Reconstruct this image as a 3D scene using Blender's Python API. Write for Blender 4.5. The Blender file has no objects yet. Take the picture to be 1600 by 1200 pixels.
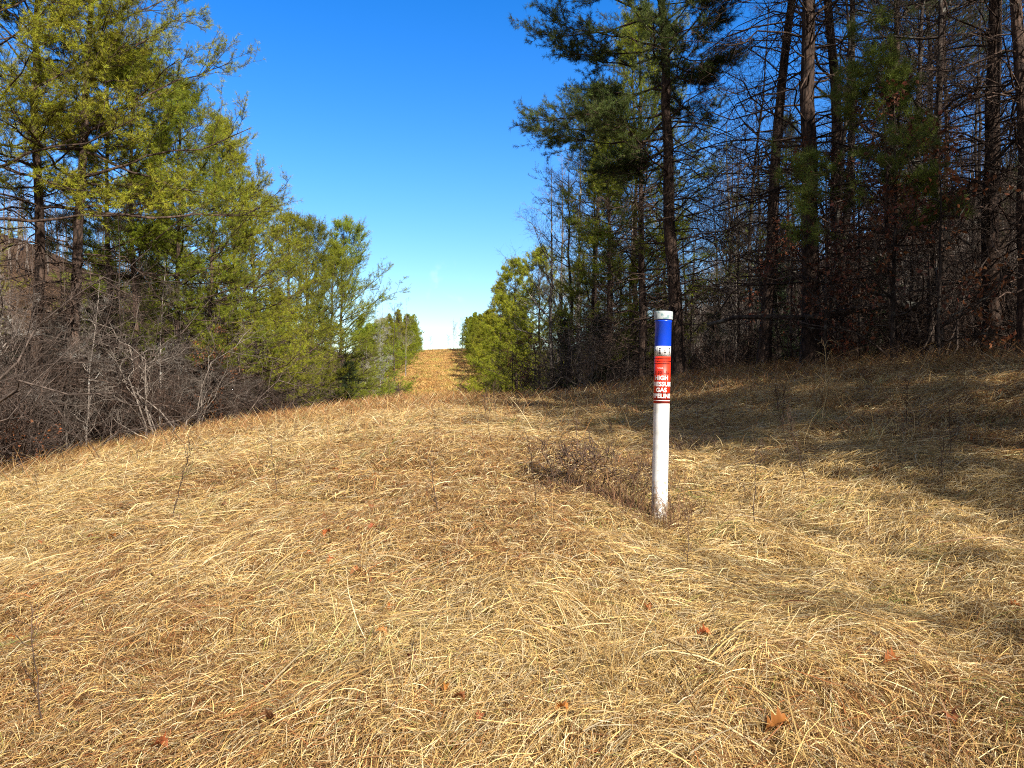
import bpy, math
import numpy as np
from mathutils import Vector

sc = bpy.context.scene
COL = sc.collection
R = math.radians

# ------------------------------------------------------------------ camera, sky, sun, exposure
EYE = 1.55
cam_d = bpy.data.cameras.new('camera')
cam_d.sensor_width = 36.0
cam_d.lens = 26.19
cam_d.clip_end = 9000
cam_o = bpy.data.objects.new('camera', cam_d)
COL.objects.link(cam_o)
cam_o.location = (0, 0, EYE)
cam_o.rotation_euler = (R(90), 0, 0)
sc.camera = cam_o

SUN_EL, SUN_AZ = R(36), R(180 - 32)          # azimuth clockwise from +Y
world = bpy.data.worlds.new('World')
sc.world = world
world.use_nodes = True
wn = world.node_tree
sky = wn.nodes.new('ShaderNodeTexSky')
sky.sky_type = 'NISHITA'
sky.sun_disc = False
sky.sun_elevation = SUN_EL
sky.sun_rotation = SUN_AZ
sky.air_density = 1.0
sky.dust_density = 0.3
sky.ozone_density = 2.2
hsv = wn.nodes.new('ShaderNodeHueSaturation')
hsv.inputs['Hue'].default_value = 0.513
tcw = wn.nodes.new('ShaderNodeTexCoord')
sep = wn.nodes.new('ShaderNodeSeparateXYZ')
wn.links.new(tcw.outputs['Generated'], sep.inputs[0])


def wmap(src, a, b, c, d):
    n = wn.nodes.new('ShaderNodeMapRange')
    n.interpolation_type = 'SMOOTHSTEP'
    for k, v in zip(('From Min', 'From Max', 'To Min', 'To Max'), (a, b, c, d)): n.inputs[k].default_value = v
    wn.links.new(src, n.inputs['Value'])
    return n.outputs[0]


wn.links.new(wmap(sep.outputs['Y'], -0.2, 0.75, 0.62, 1.45), hsv.inputs['Saturation'])   # the sky is bluest opposite the sun
vm = wn.nodes.new('ShaderNodeMath'); vm.operation = 'MULTIPLY'
wn.links.new(wmap(sep.outputs['Y'], -0.2, 0.75, 0.62, 1.27), vm.inputs[0])
wn.links.new(wmap(sep.outputs['Z'], 0.0, 0.3, 0.76, 1.0), vm.inputs[1])
wn.links.new(vm.outputs[0], hsv.inputs['Value'])
bg = wn.nodes['Background']
bg.inputs['Strength'].default_value = 0.10
wn.links.new(sky.outputs[0], hsv.inputs['Color'])
wd_ = wn.nodes.new('ShaderNodeVectorMath'); wd_.operation = 'DISTANCE'
wd_.inputs[1].default_value = (-0.085, 0.988, 0.128)
wn.links.new(tcw.outputs['Generated'], wd_.inputs[0])
wz = wn.nodes.new('ShaderNodeTexNoise'); wz.inputs['Scale'].default_value = 42; wz.inputs['Detail'].default_value = 6
wn.links.new(tcw.outputs['Generated'], wz.inputs['Vector'])
wf = wn.nodes.new('ShaderNodeMath'); wf.operation = 'MULTIPLY'
wn.links.new(wmap(wd_.outputs['Value'], 0.005, 0.045, 0.4, 0.0), wf.inputs[0])
wn.links.new(wmap(wz.outputs[0], 0.5, 0.72, 0.0, 1.0), wf.inputs[1])
wx = wn.nodes.new('ShaderNodeMix'); wx.data_type = 'RGBA'
wx.inputs['B'].default_value = (5.5, 6.0, 6.6, 1)
wn.links.new(wf.outputs[0], wx.inputs['Factor']); wn.links.new(hsv.outputs[0], wx.inputs['A'])
wn.links.new(wx.outputs['Result'], bg.inputs['Color'])

sun_d = bpy.data.lights.new('sun', 'SUN')
sun_d.energy = 5.0
sun_d.angle = R(0.53)
sun_d.color = (1.0, 0.945, 0.85)
sun_o = bpy.data.objects.new('sun', sun_d)
COL.objects.link(sun_o)
sd = Vector((math.sin(SUN_AZ) * math.cos(SUN_EL), math.cos(SUN_AZ) * math.cos(SUN_EL), math.sin(SUN_EL)))
sun_o.rotation_euler = (-sd).to_track_quat('-Z', 'Y').to_euler()
sun_o.location = sd * 60

sc.view_settings.view_transform = 'Standard'
sc.view_settings.look = 'None'
sc.view_settings.exposure = 1.0
sc.view_settings.gamma = 1.0
sc.cycles.use_denoising = False
sc.cycles.filter_width = 1.1
sc.cycles.max_bounces = 5
sc.cycles.diffuse_bounces = 3
sc.cycles.transmission_bounces = 3
sc.cycles.glossy_bounces = 2

# ------------------------------------------------------------------ noise and terrain
_tab = np.random.default_rng(7).random((256, 256))


def vnoise(x, y):
    x = np.asarray(x, float); y = np.asarray(y, float)
    xi = np.floor(x).astype(int); yi = np.floor(y).astype(int)
    fx = x - xi; fy = y - yi
    fx = fx * fx * (3 - 2 * fx); fy = fy * fy * (3 - 2 * fy)
    a = _tab[xi & 255, yi & 255]; b = _tab[(xi + 1) & 255, yi & 255]
    c = _tab[xi & 255, (yi + 1) & 255]; d = _tab[(xi + 1) & 255, (yi + 1) & 255]
    return (a * (1 - fx) + b * fx) * (1 - fy) + (c * (1 - fx) + d * fx) * fy


def sstep(a, b, x):
    t = np.clip((x - a) / (b - a), 0, 1)
    return t * t * (3 - 2 * t)


AX = math.atan(110 / 1164.0)                 # the cut runs a little left of the view
CA, SA = math.cos(AX), math.sin(AX)


def to_st(x, y):
    return -SA * x + CA * y, CA * x + SA * y


def from_st(s, t):
    return -SA * s + CA * t, CA * s + SA * t


_ps = np.array([-3000, -200, -40, -10, 0, 4.7, 9, 14, 19, 25, 35, 60, 90, 120, 150, 200, 250, 285, 300, 340, 450, 700, 3000], float)
_pz = np.array([-9, -9, -4.5, -2.6, -1.55, -0.8, -0.5, -0.4, -0.42, -0.7, -1.5, -4, -4.2, -2.2, 0.4, 4.8, 9.6, 12.2, 12.7, 11.5, 4, -6, -10], float)


def profile(s):
    return (np.interp(s - 1.2, _ps, _pz) + np.interp(s, _ps, _pz) + np.interp(s + 1.2, _ps, _pz)) / 3


def G(x, y):
    """Height of the ground (world z; the eye is at EYE)."""
    x = np.asarray(x, float); y = np.asarray(y, float)
    s, t = to_st(x, y)
    near = 1 - sstep(60, 130, s)
    z = profile(s)
    left = np.clip(-t, 0, None)
    z = z - (1.08 * np.minimum(left, 9.0) ** 1.5 / 18.52 + np.clip(left - 9, 0, 16) * 0.16) * (0.35 + 0.65 * near)
    rise = 0.75 * sstep(1.5, 8.5, t) + 0.05 * np.clip(t - 8, 0, 20)
    z = z + rise * (0.4 + 0.6 * near) * (1 - 0.5 * sstep(16, 26, s) * near)
    side = sstep(-40, 10, s) * (1 - sstep(330, 600, s))
    z = z + side * (46 * sstep(34, 125, t) * (1 - 0.55 * sstep(130, 260, s)) + 32 * sstep(28, 90, -t) * (1 - 0.55 * sstep(130, 260, s)))
    # tussocks and hollows
    amp = sstep(0, 3, 300 - np.abs(s))
    z = z + amp * (0.10 * (vnoise(x * 0.7 + 3, y * 0.7) - 0.5) + 0.105 * (vnoise(x * 2.1, y * 2.1 + 9) - 0.5) + 0.055 * (vnoise(x * 5.3, y * 5.3) - 0.5))
    z = z + sstep(30, 120, np.abs(t) + np.abs(s) * .3) * 1.2 * (vnoise(x * 0.05, y * 0.05) - 0.5)
    return z + EYE


def at(px, Y):
    return (px - 800) / 1164.0 * Y, Y


# ------------------------------------------------------------------ materials
def nodes_of(m):
    m.use_nodes = True
    nt = m.node_tree
    return nt, nt.nodes, nt.links


def mat_leafy(name, translucent, hue_var=0.0, val_var=0.25, rough=0.6, spec=0.25, gain=1.0):
    """Colour from the blade's own attribute, varied a little from plant to plant."""
    m = bpy.data.materials.new(name)
    nt, N, L = nodes_of(m)
    N.clear()
    out = N.new('ShaderNodeOutputMaterial')
    att = N.new('ShaderNodeAttribute'); att.attribute_name = 'tint'
    oi = N.new('ShaderNodeObjectInfo')
    hs = N.new('ShaderNodeHueSaturation')
    mr = N.new('ShaderNodeMapRange')
    mr.inputs['To Min'].default_value = gain * (1 - val_var); mr.inputs['To Max'].default_value = gain * (1 + val_var)
    L.new(oi.outputs['Random'], mr.inputs['Value'])
    mh = N.new('ShaderNodeMapRange')
    mh.inputs['To Min'].default_value = 0.5 - hue_var; mh.inputs['To Max'].default_value = 0.5 + hue_var
    wn_ = N.new('ShaderNodeTexWhiteNoise'); wn_.noise_dimensions = '1D'
    L.new(oi.outputs['Random'], wn_.inputs['W'])
    L.new(wn_.outputs['Value'], mh.inputs['Value'])
    L.new(att.outputs['Color'], hs.inputs['Color'])
    L.new(mr.outputs[0], hs.inputs['Value']); L.new(mh.outputs[0], hs.inputs['Hue'])
    p = N.new('ShaderNodeBsdfPrincipled')
    p.inputs['Roughness'].default_value = rough
    p.inputs['Specular IOR Level'].default_value = spec
    L.new(hs.outputs[0], p.inputs['Base Color'])
    tr = N.new('ShaderNodeBsdfTranslucent')
    L.new(hs.outputs[0], tr.inputs['Color'])
    mx = N.new('ShaderNodeMixShader'); mx.inputs[0].default_value = translucent
    L.new(p.outputs[0], mx.inputs[1]); L.new(tr.outputs[0], mx.inputs[2])
    L.new(mx.outputs[0], out.inputs['Surface'])
    return m


def mat_bark(name, c0, c1, scale, bump=0.6, lichen=None):
    m = bpy.data.materials.new(name)
    nt, N, L = nodes_of(m)
    p = N['Principled BSDF']
    p.inputs['Roughness'].default_value = 0.9
    p.inputs['Specular IOR Level'].default_value = 0.15
    tc = N.new('ShaderNodeTexCoord')
    mp = N.new('ShaderNodeMapping'); mp.inputs['Scale'].default_value = (1, 1, 0.28)
    L.new(tc.outputs['Object'], mp.inputs['Vector'])
    v = N.new('ShaderNodeTexVoronoi'); v.feature = 'DISTANCE_TO_EDGE'; v.inputs['Scale'].default_value = scale
    nz = N.new('ShaderNodeTexNoise'); nz.inputs['Scale'].default_value = scale * 0.6; nz.inputs['Detail'].default_value = 5
    L.new(mp.outputs[0], v.inputs['Vector']); L.new(mp.outputs[0], nz.inputs['Vector'])
    ad = N.new('ShaderNodeMath'); ad.operation = 'MULTIPLY_ADD'
    ad.inputs[1].default_value = 1.4
    L.new(v.outputs['Distance'], ad.inputs[0]); L.new(nz.outputs[0], ad.inputs[2])
    ramp = N.new('ShaderNodeValToRGB')
    ramp.color_ramp.elements[0].position = 0.38; ramp.color_ramp.elements[0].color = (*c0, 1)
    ramp.color_ramp.elements[1].position = 1.0; ramp.color_ramp.elements[1].color = (*c1, 1)
    L.new(ad.outputs[0], ramp.inputs[0])
    last = ramp.outputs[0]
    if lichen:
        n2 = N.new('ShaderNodeTexNoise'); n2.inputs['Scale'].default_value = 3.5; n2.inputs['Detail'].default_value = 6
        L.new(tc.outputs['Object'], n2.inputs['Vector'])
        r2 = N.new('ShaderNodeValToRGB'); r2.color_ramp.elements[0].position = 0.55; r2.color_ramp.elements[1].position = 0.68
        L.new(n2.outputs[0], r2.inputs[0])
        mx = N.new('ShaderNodeMix'); mx.data_type = 'RGBA'
        mx.inputs['B'].default_value = (*lichen, 1)
        L.new(r2.outputs[0], mx.inputs['Factor']); L.new(last, mx.inputs['A'])
        last = mx.outputs['Result']
    oi = N.new('ShaderNodeObjectInfo')
    mr = N.new('ShaderNodeMapRange'); mr.inputs['To Min'].default_value = 0.75; mr.inputs['To Max'].default_value = 1.3
    L.new(oi.outputs['Random'], mr.inputs['Value'])
    hs = N.new('ShaderNodeHueSaturation')
    L.new(mr.outputs[0], hs.inputs['Value']); L.new(last, hs.inputs['Color'])
    L.new(hs.outputs[0], p.inputs['Base Color'])
    b = N.new('ShaderNodeBump'); b.inputs['Strength'].default_value = bump; b.inputs['Distance'].default_value = 0.02
    L.new(ad.outputs[0], b.inputs['Height']); L.new(b.outputs[0], p.inputs['Normal'])
    return m


def mat_ground():
    m = bpy.data.materials.new('thatch_and_leaf_litter')
    nt, N, L = nodes_of(m)
    p = N['Principled BSDF']; p.inputs['Roughness'].default_value = 0.95; p.inputs['Specular IOR Level'].default_value = 0.1
    geo = N.new('ShaderNodeNewGeometry')
    att = N.new('ShaderNodeAttribute'); att.attribute_name = 'woods'
    n1 = N.new('ShaderNodeTexNoise'); n1.inputs['Scale'].default_value = 26; n1.inputs['Detail'].default_value = 8; n1.inputs['Roughness'].default_value = 0.75
    n2 = N.new('ShaderNodeTexNoise'); n2.inputs['Scale'].default_value = 0.9; n2.inputs['Detail'].default_value = 4
    for n in (n1, n2): L.new(geo.outputs['Position'], n.inputs['Vector'])
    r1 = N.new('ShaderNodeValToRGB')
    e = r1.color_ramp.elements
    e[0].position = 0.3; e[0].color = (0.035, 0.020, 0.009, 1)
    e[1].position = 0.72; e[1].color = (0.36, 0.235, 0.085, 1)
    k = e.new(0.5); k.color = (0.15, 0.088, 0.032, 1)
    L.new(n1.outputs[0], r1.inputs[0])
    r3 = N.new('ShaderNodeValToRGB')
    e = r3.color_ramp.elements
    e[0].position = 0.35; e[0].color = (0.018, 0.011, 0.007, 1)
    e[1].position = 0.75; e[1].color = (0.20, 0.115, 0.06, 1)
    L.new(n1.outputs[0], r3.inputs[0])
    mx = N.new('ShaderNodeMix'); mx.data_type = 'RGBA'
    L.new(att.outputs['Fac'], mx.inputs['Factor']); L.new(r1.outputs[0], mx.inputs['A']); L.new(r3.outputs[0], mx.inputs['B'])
    hs = N.new('ShaderNodeHueSaturation')
    mr = N.new('ShaderNodeMapRange'); mr.inputs['From Min'].default_value = 0.3; mr.inputs['From Max'].default_value = 0.7
    mr.inputs['To Min'].default_value = 0.7; mr.inputs['To Max'].default_value = 1.3
    L.new(n2.outputs[0], mr.inputs['Value']); L.new(mr.outputs[0], hs.inputs['Value']); L.new(mx.outputs['Result'], hs.inputs['Color'])
    L.new(hs.outputs[0], p.inputs['Base Color'])
    b = N.new('ShaderNodeBump'); b.inputs['Strength'].default_value = 0.8; b.inputs['Distance'].default_value = 0.05
    L.new(n1.outputs[0], b.inputs['Height']); L.new(b.outputs[0], p.inputs['Normal'])
    return m


def mat_plain(name, c, rough=0.5, spec=0.4, dirt=None, dscale=30, dlo=0.5, dhi=0.7):
    m = bpy.data.materials.new(name)
    nt, N, L = nodes_of(m)
    p = N['Principled BSDF']
    p.inputs['Roughness'].default_value = rough; p.inputs['Specular IOR Level'].default_value = spec
    tc = N.new('ShaderNodeTexCoord')
    nz = N.new('ShaderNodeTexNoise'); nz.inputs['Scale'].default_value = dscale; nz.inputs['Detail'].default_value = 6
    L.new(tc.outputs['Object'], nz.inputs['Vector'])
    r = N.new('ShaderNodeValToRGB')
    r.color_ramp.elements[0].position = dlo; r.color_ramp.elements[0].color = (*c, 1)
    r.color_ramp.elements[1].position = dhi
    d = dirt or tuple(v * 0.85 for v in c)
    r.color_ramp.elements[1].color = (*d, 1)
    L.new(nz.outputs[0], r.inputs[0]); L.new(r.outputs[0], p.inputs['Base Color'])
    return m


M = {}
M['needle'] = mat_leafy('pine_needles', 0.35, 0.02, 0.3)
M['cedar'] = mat_leafy('cedar_foliage', 0.2, 0.01, 0.2)
M['straw'] = mat_leafy('dry_straw', 0.22, 0.0, 0.0, rough=0.55, spec=0.35)
M['leaf'] = mat_leafy('dead_leaves', 0.35, 0.012, 0.2)
M['pine_bark'] = mat_bark('pine_bark', (0.012, 0.009, 0.008), (0.115, 0.074, 0.054), 13)
M['dark_bark'] = mat_bark('dark_bark', (0.012, 0.009, 0.008), (0.085, 0.062, 0.048), 20, lichen=(0.13, 0.125, 0.105))
M['grey_bark'] = mat_bark('grey_bark', (0.07, 0.055, 0.045), (0.30, 0.25, 0.21), 22, lichen=(0.42, 0.40, 0.36))
M['pale_bark'] = mat_bark('pale_bark', (0.16, 0.15, 0.135), (0.46, 0.44, 0.41), 14)
M['brown_twig'] = mat_bark('brown_twigs', (0.03, 0.020, 0.015), (0.13, 0.083, 0.062), 24)
M['shrub_twig'] = mat_bark('shrub_twigs', (0.03, 0.022, 0.018), (0.15, 0.112, 0.09), 20)
M['pale_twig'] = mat_bark('pale_twigs', (0.07, 0.055, 0.045), (0.23, 0.19, 0.155), 18)
M['ground'] = mat_ground()


# ------------------------------------------------------------------ mesh helpers
def mesh_of(name, V, quads=None, tris=None, tint=None, mat=None, smooth=False):
    me = bpy.data.meshes.new(name)
    V = np.ascontiguousarray(V, dtype=np.float32).reshape(-1, 3)
    parts, sizes = [], []
    if quads is not None and len(quads):
        parts.append(np.asarray(quads, np.int32).ravel()); sizes.append(np.full(len(quads), 4, np.int32))
    if tris is not None and len(tris):
        parts.append(np.asarray(tris, np.int32).ravel()); sizes.append(np.full(len(tris), 3, np.int32))
    loops = np.concatenate(parts); sz = np.concatenate(sizes)
    me.vertices.add(len(V)); me.vertices.foreach_set('co', V.ravel())
    me.loops.add(len(loops)); me.loops.foreach_set('vertex_index', loops)
    me.polygons.add(len(sz))
    st = np.zeros(len(sz), np.int32); st[1:] = np.cumsum(sz)[:-1]
    me.polygons.foreach_set('loop_start', st)
    me.polygons.foreach_set('loop_total', sz)
    if smooth:
        me.polygons.foreach_set('use_smooth', np.ones(len(sz), bool))
    if tint is not None:
        a = me.attributes.new('tint', 'FLOAT_COLOR', 'POINT')
        c = np.ones((len(V), 4), np.float32); c[:, :3] = tint
        a.data.foreach_set('color', c.ravel())
    if mat: me.materials.append(mat)
    me.update(calc_edges=True)
    return me


class Geo:
    def __init__(self):
        self.V, self.Q, self.T, self.C, self.n = [], [], [], [], 0

    def add(self, V, quads=None, tris=None, tint=None):
        V = np.asarray(V, float).reshape(-1, 3)
        if quads is not None and len(quads): self.Q.append(np.asarray(quads) + self.n)
        if tris is not None and len(tris): self.T.append(np.asarray(tris) + self.n)
        if tint is not None: self.C.append(np.broadcast_to(np.asarray(tint, float), V.shape))
        self.V.append(V); self.n += len(V)

    def mesh(self, name, mat, smooth=False):
        return mesh_of(name, np.concatenate(self.V), np.concatenate(self.Q) if self.Q else None,
                       np.concatenate(self.T) if self.T else None, np.concatenate(self.C) if self.C else None, mat, smooth)


def unit(v):
    return v / np.maximum(np.linalg.norm(v, axis=-1, keepdims=True), 1e-9)


def frames(T):
    ref = np.where(np.abs(T[..., 2:3]) > 0.85, np.array([1.0, 0, 0]), np.array([0, 0, 1.0]))
    U = unit(np.cross(T, ref)); W = np.cross(T, U)
    return U, W


def tubes(P, Rd, k):
    N, n, _ = P.shape
    T = unit(np.gradient(P, axis=1))
    m = unit(T.mean(axis=1))
    ref = np.where(np.abs(m[:, 2:3]) > 0.75, np.array([1.0, 0.02, 0]), np.array([0.02, 0, 1.0]))
    U = unit(np.cross(T, ref[:, None, :])); W = np.cross(T, U)
    a = np.arange(k) * 2 * np.pi / k
    V = P[:, :, None, :] + Rd[:, :, None, None] * (np.cos(a)[None, None, :, None] * U[:, :, None, :] + np.sin(a)[None, None, :, None] * W[:, :, None, :])
    b = (np.arange(N) * n * k)[:, None, None]
    i = np.arange(n - 1)[None, :, None] * k
    j = np.arange(k)[None, None, :]; j2 = (np.arange(k)[None, None, :] + 1) % k
    q = np.stack([b + i + j, b + i + j2, b + i + k + j2, b + i + k + j], -1).reshape(-1, 4)
    return V.reshape(-1, 3), q


def paths(rng, S, D, Ln, n, bend=0.0, wob=0.1):
    """N curving branches: start S, direction D, length Ln, lifting by bend at the tip."""
    N = len(S)
    t = np.linspace(0, 1, n)
    w = np.cumsum(rng.normal(0, 1, (N, n, 3)), axis=1) * wob / n
    w -= w[:, :1]
    P = S[:, None, :] + (t[None, :, None] * D[:, None, :] + w) * Ln[:, None, None]
    P[:, :, 2] += (t ** 2)[None, :] * (np.asarray(bend) * np.ones(N) * Ln)[:, None]
    return P


def spawn(rng, P, per, a, b, ang, spread, flat=0.0):
    """per children on each branch between a and b: (start, direction, parent's index, position along it)."""
    N, n, _ = P.shape
    t = rng.uniform(a, b, (N, per))
    f = t * (n - 1); i = np.minimum(f.astype(int), n - 2); f = f - i
    r = np.arange(N)[:, None]
    S = P[r, i] * (1 - f[..., None]) + P[r, i + 1] * f[..., None]
    T = unit(P[r, i + 1] - P[r, i])
    U, W = frames(T)
    ph = rng.uniform(0, 2 * np.pi, (N, per))
    th = ang + rng.normal(0, spread, (N, per))
    D = np.cos(th)[..., None] * T + np.sin(th)[..., None] * (np.cos(ph)[..., None] * U + np.sin(ph)[..., None] * W * (1 - flat))
    return S.reshape(-1, 3), unit(D.reshape(-1, 3)), np.repeat(np.arange(N), per), t.reshape(-1)


def taper(r0, n, end=0.25):
    return np.asarray(r0)[:, None] * np.linspace(1, end, n)[None, :]


def tufts(rng, C, D, blades, ln, wd, base, var, spread=(0.5, 1.3)):
    """A tuft of narrow needles at each point C, pointing round the twig direction D."""
    N = len(C)
    U, W = frames(D)
    ph = rng.uniform(0, 2 * np.pi, (N, blades)); th = rng.uniform(spread[0], spread[1], (N, blades))
    d = np.cos(th)[..., None] * D[:, None] + np.sin(th)[..., None] * (np.cos(ph)[..., None] * U[:, None] + np.sin(ph)[..., None] * W[:, None])
    L_ = ln * rng.uniform(0.65, 1.2, (N, blades, 1))
    side = unit(np.cross(d, rng.normal(0, 1, (N, blades, 3)))) * wd * 0.5
    c = C[:, None] + rng.normal(0, ln * 0.15, (N, blades, 3))
    tip = c + d * L_
    V = np.stack([c - side, c + side, tip + side * 0.3], 2)
    col = np.asarray(base)[None] * (1 + rng.normal(0, var, (N, 1))) * (1 + rng.normal(0, 0.05, (N, 3)))
    col = np.clip(col, 0.004, 1)
    col = np.repeat(col, blades * 3, axis=0)
    tr = np.arange(N * blades * 3).reshape(-1, 3)
    return V.reshape(-1, 3), tr, col


# ------------------------------------------------------------------ objects
def link(name, data, parent=None, loc=(0, 0, 0), rz=0.0):
    o = bpy.data.objects.new(name, data)
    COL.objects.link(o)
    o.location = loc; o.rotation_euler = (0, 0, rz)
    if parent: o.parent = parent
    return o


def tag(o, label=None, cat=None, group=None, kind=None):
    if label: o['label'] = label
    if cat: o['category'] = cat
    if group: o['group'] = group
    if kind: o['kind'] = kind
    return o


def place(proto, name, loc, rz, scale, label, cat, group=None, tilt=(0, 0), sz=None):
    """A thing of prototype meshes: an Empty at its base with one child per part."""
    root = bpy.data.objects.new(name, None)
    COL.objects.link(root)
    root.location = loc
    root.rotation_euler = (tilt[0], tilt[1], rz)
    root.scale = (scale, scale, sz or scale)
    tag(root, label, cat, group)
    for part, me in proto:
        link(part, me, root)
    return root


# ------------------------------------------------------------------ tree builders (each returns [(part name, mesh)])
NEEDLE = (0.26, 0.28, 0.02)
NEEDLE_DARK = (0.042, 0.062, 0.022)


def pine(seed, H, r0, cb, Lmax, asym=0.0, low_open=None, dead=0, lean=(0, 0), needle=NEEDLE, whorl=0.42,
         twigs=5, tuft_n=14, tuft_len=0.09, tuft_w=0.0065, pw=0.75, sec=8, droop=-0.1, crook=0.0, dens=3, sec_a=0.36):
    rng = np.random.default_rng(seed)
    n = 18
    wood, leaf = Geo(), Geo()
    tt = np.linspace(0, 1, n)
    tp = np.zeros((1, n, 3))
    wv = np.cumsum(rng.normal(0, 0.006 + crook, (n, 2)), axis=0) * H / 6
    wv -= wv[:1]
    tp[0, :, 0] = lean[0] * H * tt ** 1.3 + wv[:, 0]
    tp[0, :, 1] = lean[1] * H * tt ** 1.3 + wv[:, 1]
    tp[0, :, 2] = tt * H - 0.25 * (1 - tt)
    rad = r0 * (1 - 0.92 * tt ** 0.9) + 0.012
    rad[0] *= 1.35
    wood.add(*tubes(tp, rad[None], 10))

    def on_trunk(h):
        return np.stack([np.interp(h, tt, tp[0, :, k]) for k in range(3)], -1)
    # live limbs in loose whorls
    hs = []
    h = (low_open if low_open is not None else cb)
    while h < 0.985:
        hs.append(h); h += whorl / H * rng.uniform(0.7, 1.3)
    hh, az = [], []
    for h in hs:
        m = rng.integers(3, 6)
        a0 = rng.uniform(0, 2 * np.pi)
        for q in range(m):
            a = a0 + q * 2 * np.pi / m + rng.normal(0, 0.25)
            if low_open is not None and h < cb and math.cos(a) < 0.15: continue
            hh.append(min(h + rng.normal(0, 0.006), 0.99)); az.append(a)
    hh = np.array(hh); az = np.array(az)
    rel = np.clip((1 - hh) / (1 - cb), 0, 1.0)
    Ll = Lmax * (rel ** pw) * rng.uniform(0.55, 1.12, len(hh)) * (1 + asym * np.cos(az)) + 0.25
    el = R(58) * (1 - rel) ** 1.2 + R(8) + rng.normal(0, R(9), len(hh)) + droop * rel
    D = np.stack([np.cos(az) * np.cos(el), np.sin(az) * np.cos(el), np.sin(el)], -1)
    S = on_trunk(hh)
    LP = paths(rng, S, D, Ll, 9, bend=0.16, wob=0.17)
    lr = np.clip(0.009 + 0.008 * Ll, 0.008, 0.05)
    wood.add(*tubes(LP, taper(lr, 9, 0.2), 5))
    # side branches, nearly in the plane of the limb
    s2, d2, pi, pt = spawn(rng, LP, sec, sec_a, 0.99, R(48), R(14), flat=0.55)
    L2 = Ll[pi] * (0.42 - 0.26 * pt) * rng.uniform(0.6, 1.3, len(pi)) + 0.14
    P2 = paths(rng, s2, d2, L2, 5, bend=0.18, wob=0.3)
    wood.add(*tubes(P2, taper(0.004 + 0.006 * L2, 5, 0.35), 3))
    s3, d3, pi3, pt3 = spawn(rng, P2, twigs, 0.25, 1.0, R(42), R(16), flat=0.3)
    L3 = rng.uniform(0.12, 0.32, len(pi3)) * (0.7 + 0.3 * Lmax / 3)
    P3 = paths(rng, s3, d3, L3, 3, bend=0.22, wob=0.2)
    wood.add(*tubes(P3, taper(np.full(len(P3), 0.0045), 3, 0.6), 3))
    # needle tufts along the twigs, at the tips of side branches and limbs
    C, Dd = [], []
    for f in np.linspace(0.35, 1.0, dens):
        i0 = P3[:, 0] * (1 - f) + P3[:, 2] * f
        keep = rng.random(len(P3)) < 0.9
        C.append(i0[keep]); Dd.append(unit(P3[keep, 2] - P3[keep, 0]))
    C.append(P2[:, -1]); Dd.append(unit(P2[:, -1] - P2[:, -2]))
    C.append(P2[:, -2]); Dd.append(unit(P2[:, -1] - P2[:, -2]))
    C.append(LP[:, -1]); Dd.append(unit(LP[:, -1] - LP[:, -2]))
    C = np.concatenate(C); Dd = np.concatenate(Dd)
    leaf.add(*(lambda v, t, c: (v, None, t, c))(*tufts(rng, C, Dd, tuft_n, tuft_len, tuft_w, needle, 0.22)))
    # dead lower limbs
    if dead:
        top = cb
        hd = rng.uniform(0.08, top, dead); ad = rng.uniform(0, 2 * np.pi, dead)
        Ld = rng.uniform(0.5, 1.0, dead) * Lmax * 0.9
        ed = R(8) + rng.normal(0, R(14), dead)
        Dq = np.stack([np.cos(ad) * np.cos(ed), np.sin(ad) * np.cos(ed), np.sin(ed)], -1)
        DP = paths(rng, on_trunk(hd), Dq, Ld, 7, bend=-0.22, wob=0.4)
        wood.add(*tubes(DP, taper(0.008 + 0.006 * Ld, 7, 0.2), 4))
        a, b, pi, pt = spawn(rng, DP, 7, 0.2, 1.0, R(45), R(15), 0.3)
        l = Ld[pi] * rng.uniform(0.15, 0.42, len(pi))
        Q = paths(rng, a, b, l, 5, bend=-0.08, wob=0.45)
        wood.add(*tubes(Q, taper(np.full(len(Q), 0.006), 5, 0.4), 3))
        a, b, pi, pt = spawn(rng, Q, 4, 0.2, 1.0, R(42), R(15))
        Q = paths(rng, a, b, rng.uniform(0.1, 0.45, len(a)), 3, 0, 0.4)
        wood.add(*tubes(Q, taper(np.full(len(Q), 0.004), 3, 0.5), 3))
    return [('trunk', wood.mesh('pine_trunk', M['pine_bark'], True)), ('crown', leaf.mesh('pine_crown', M['needle']))]


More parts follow.
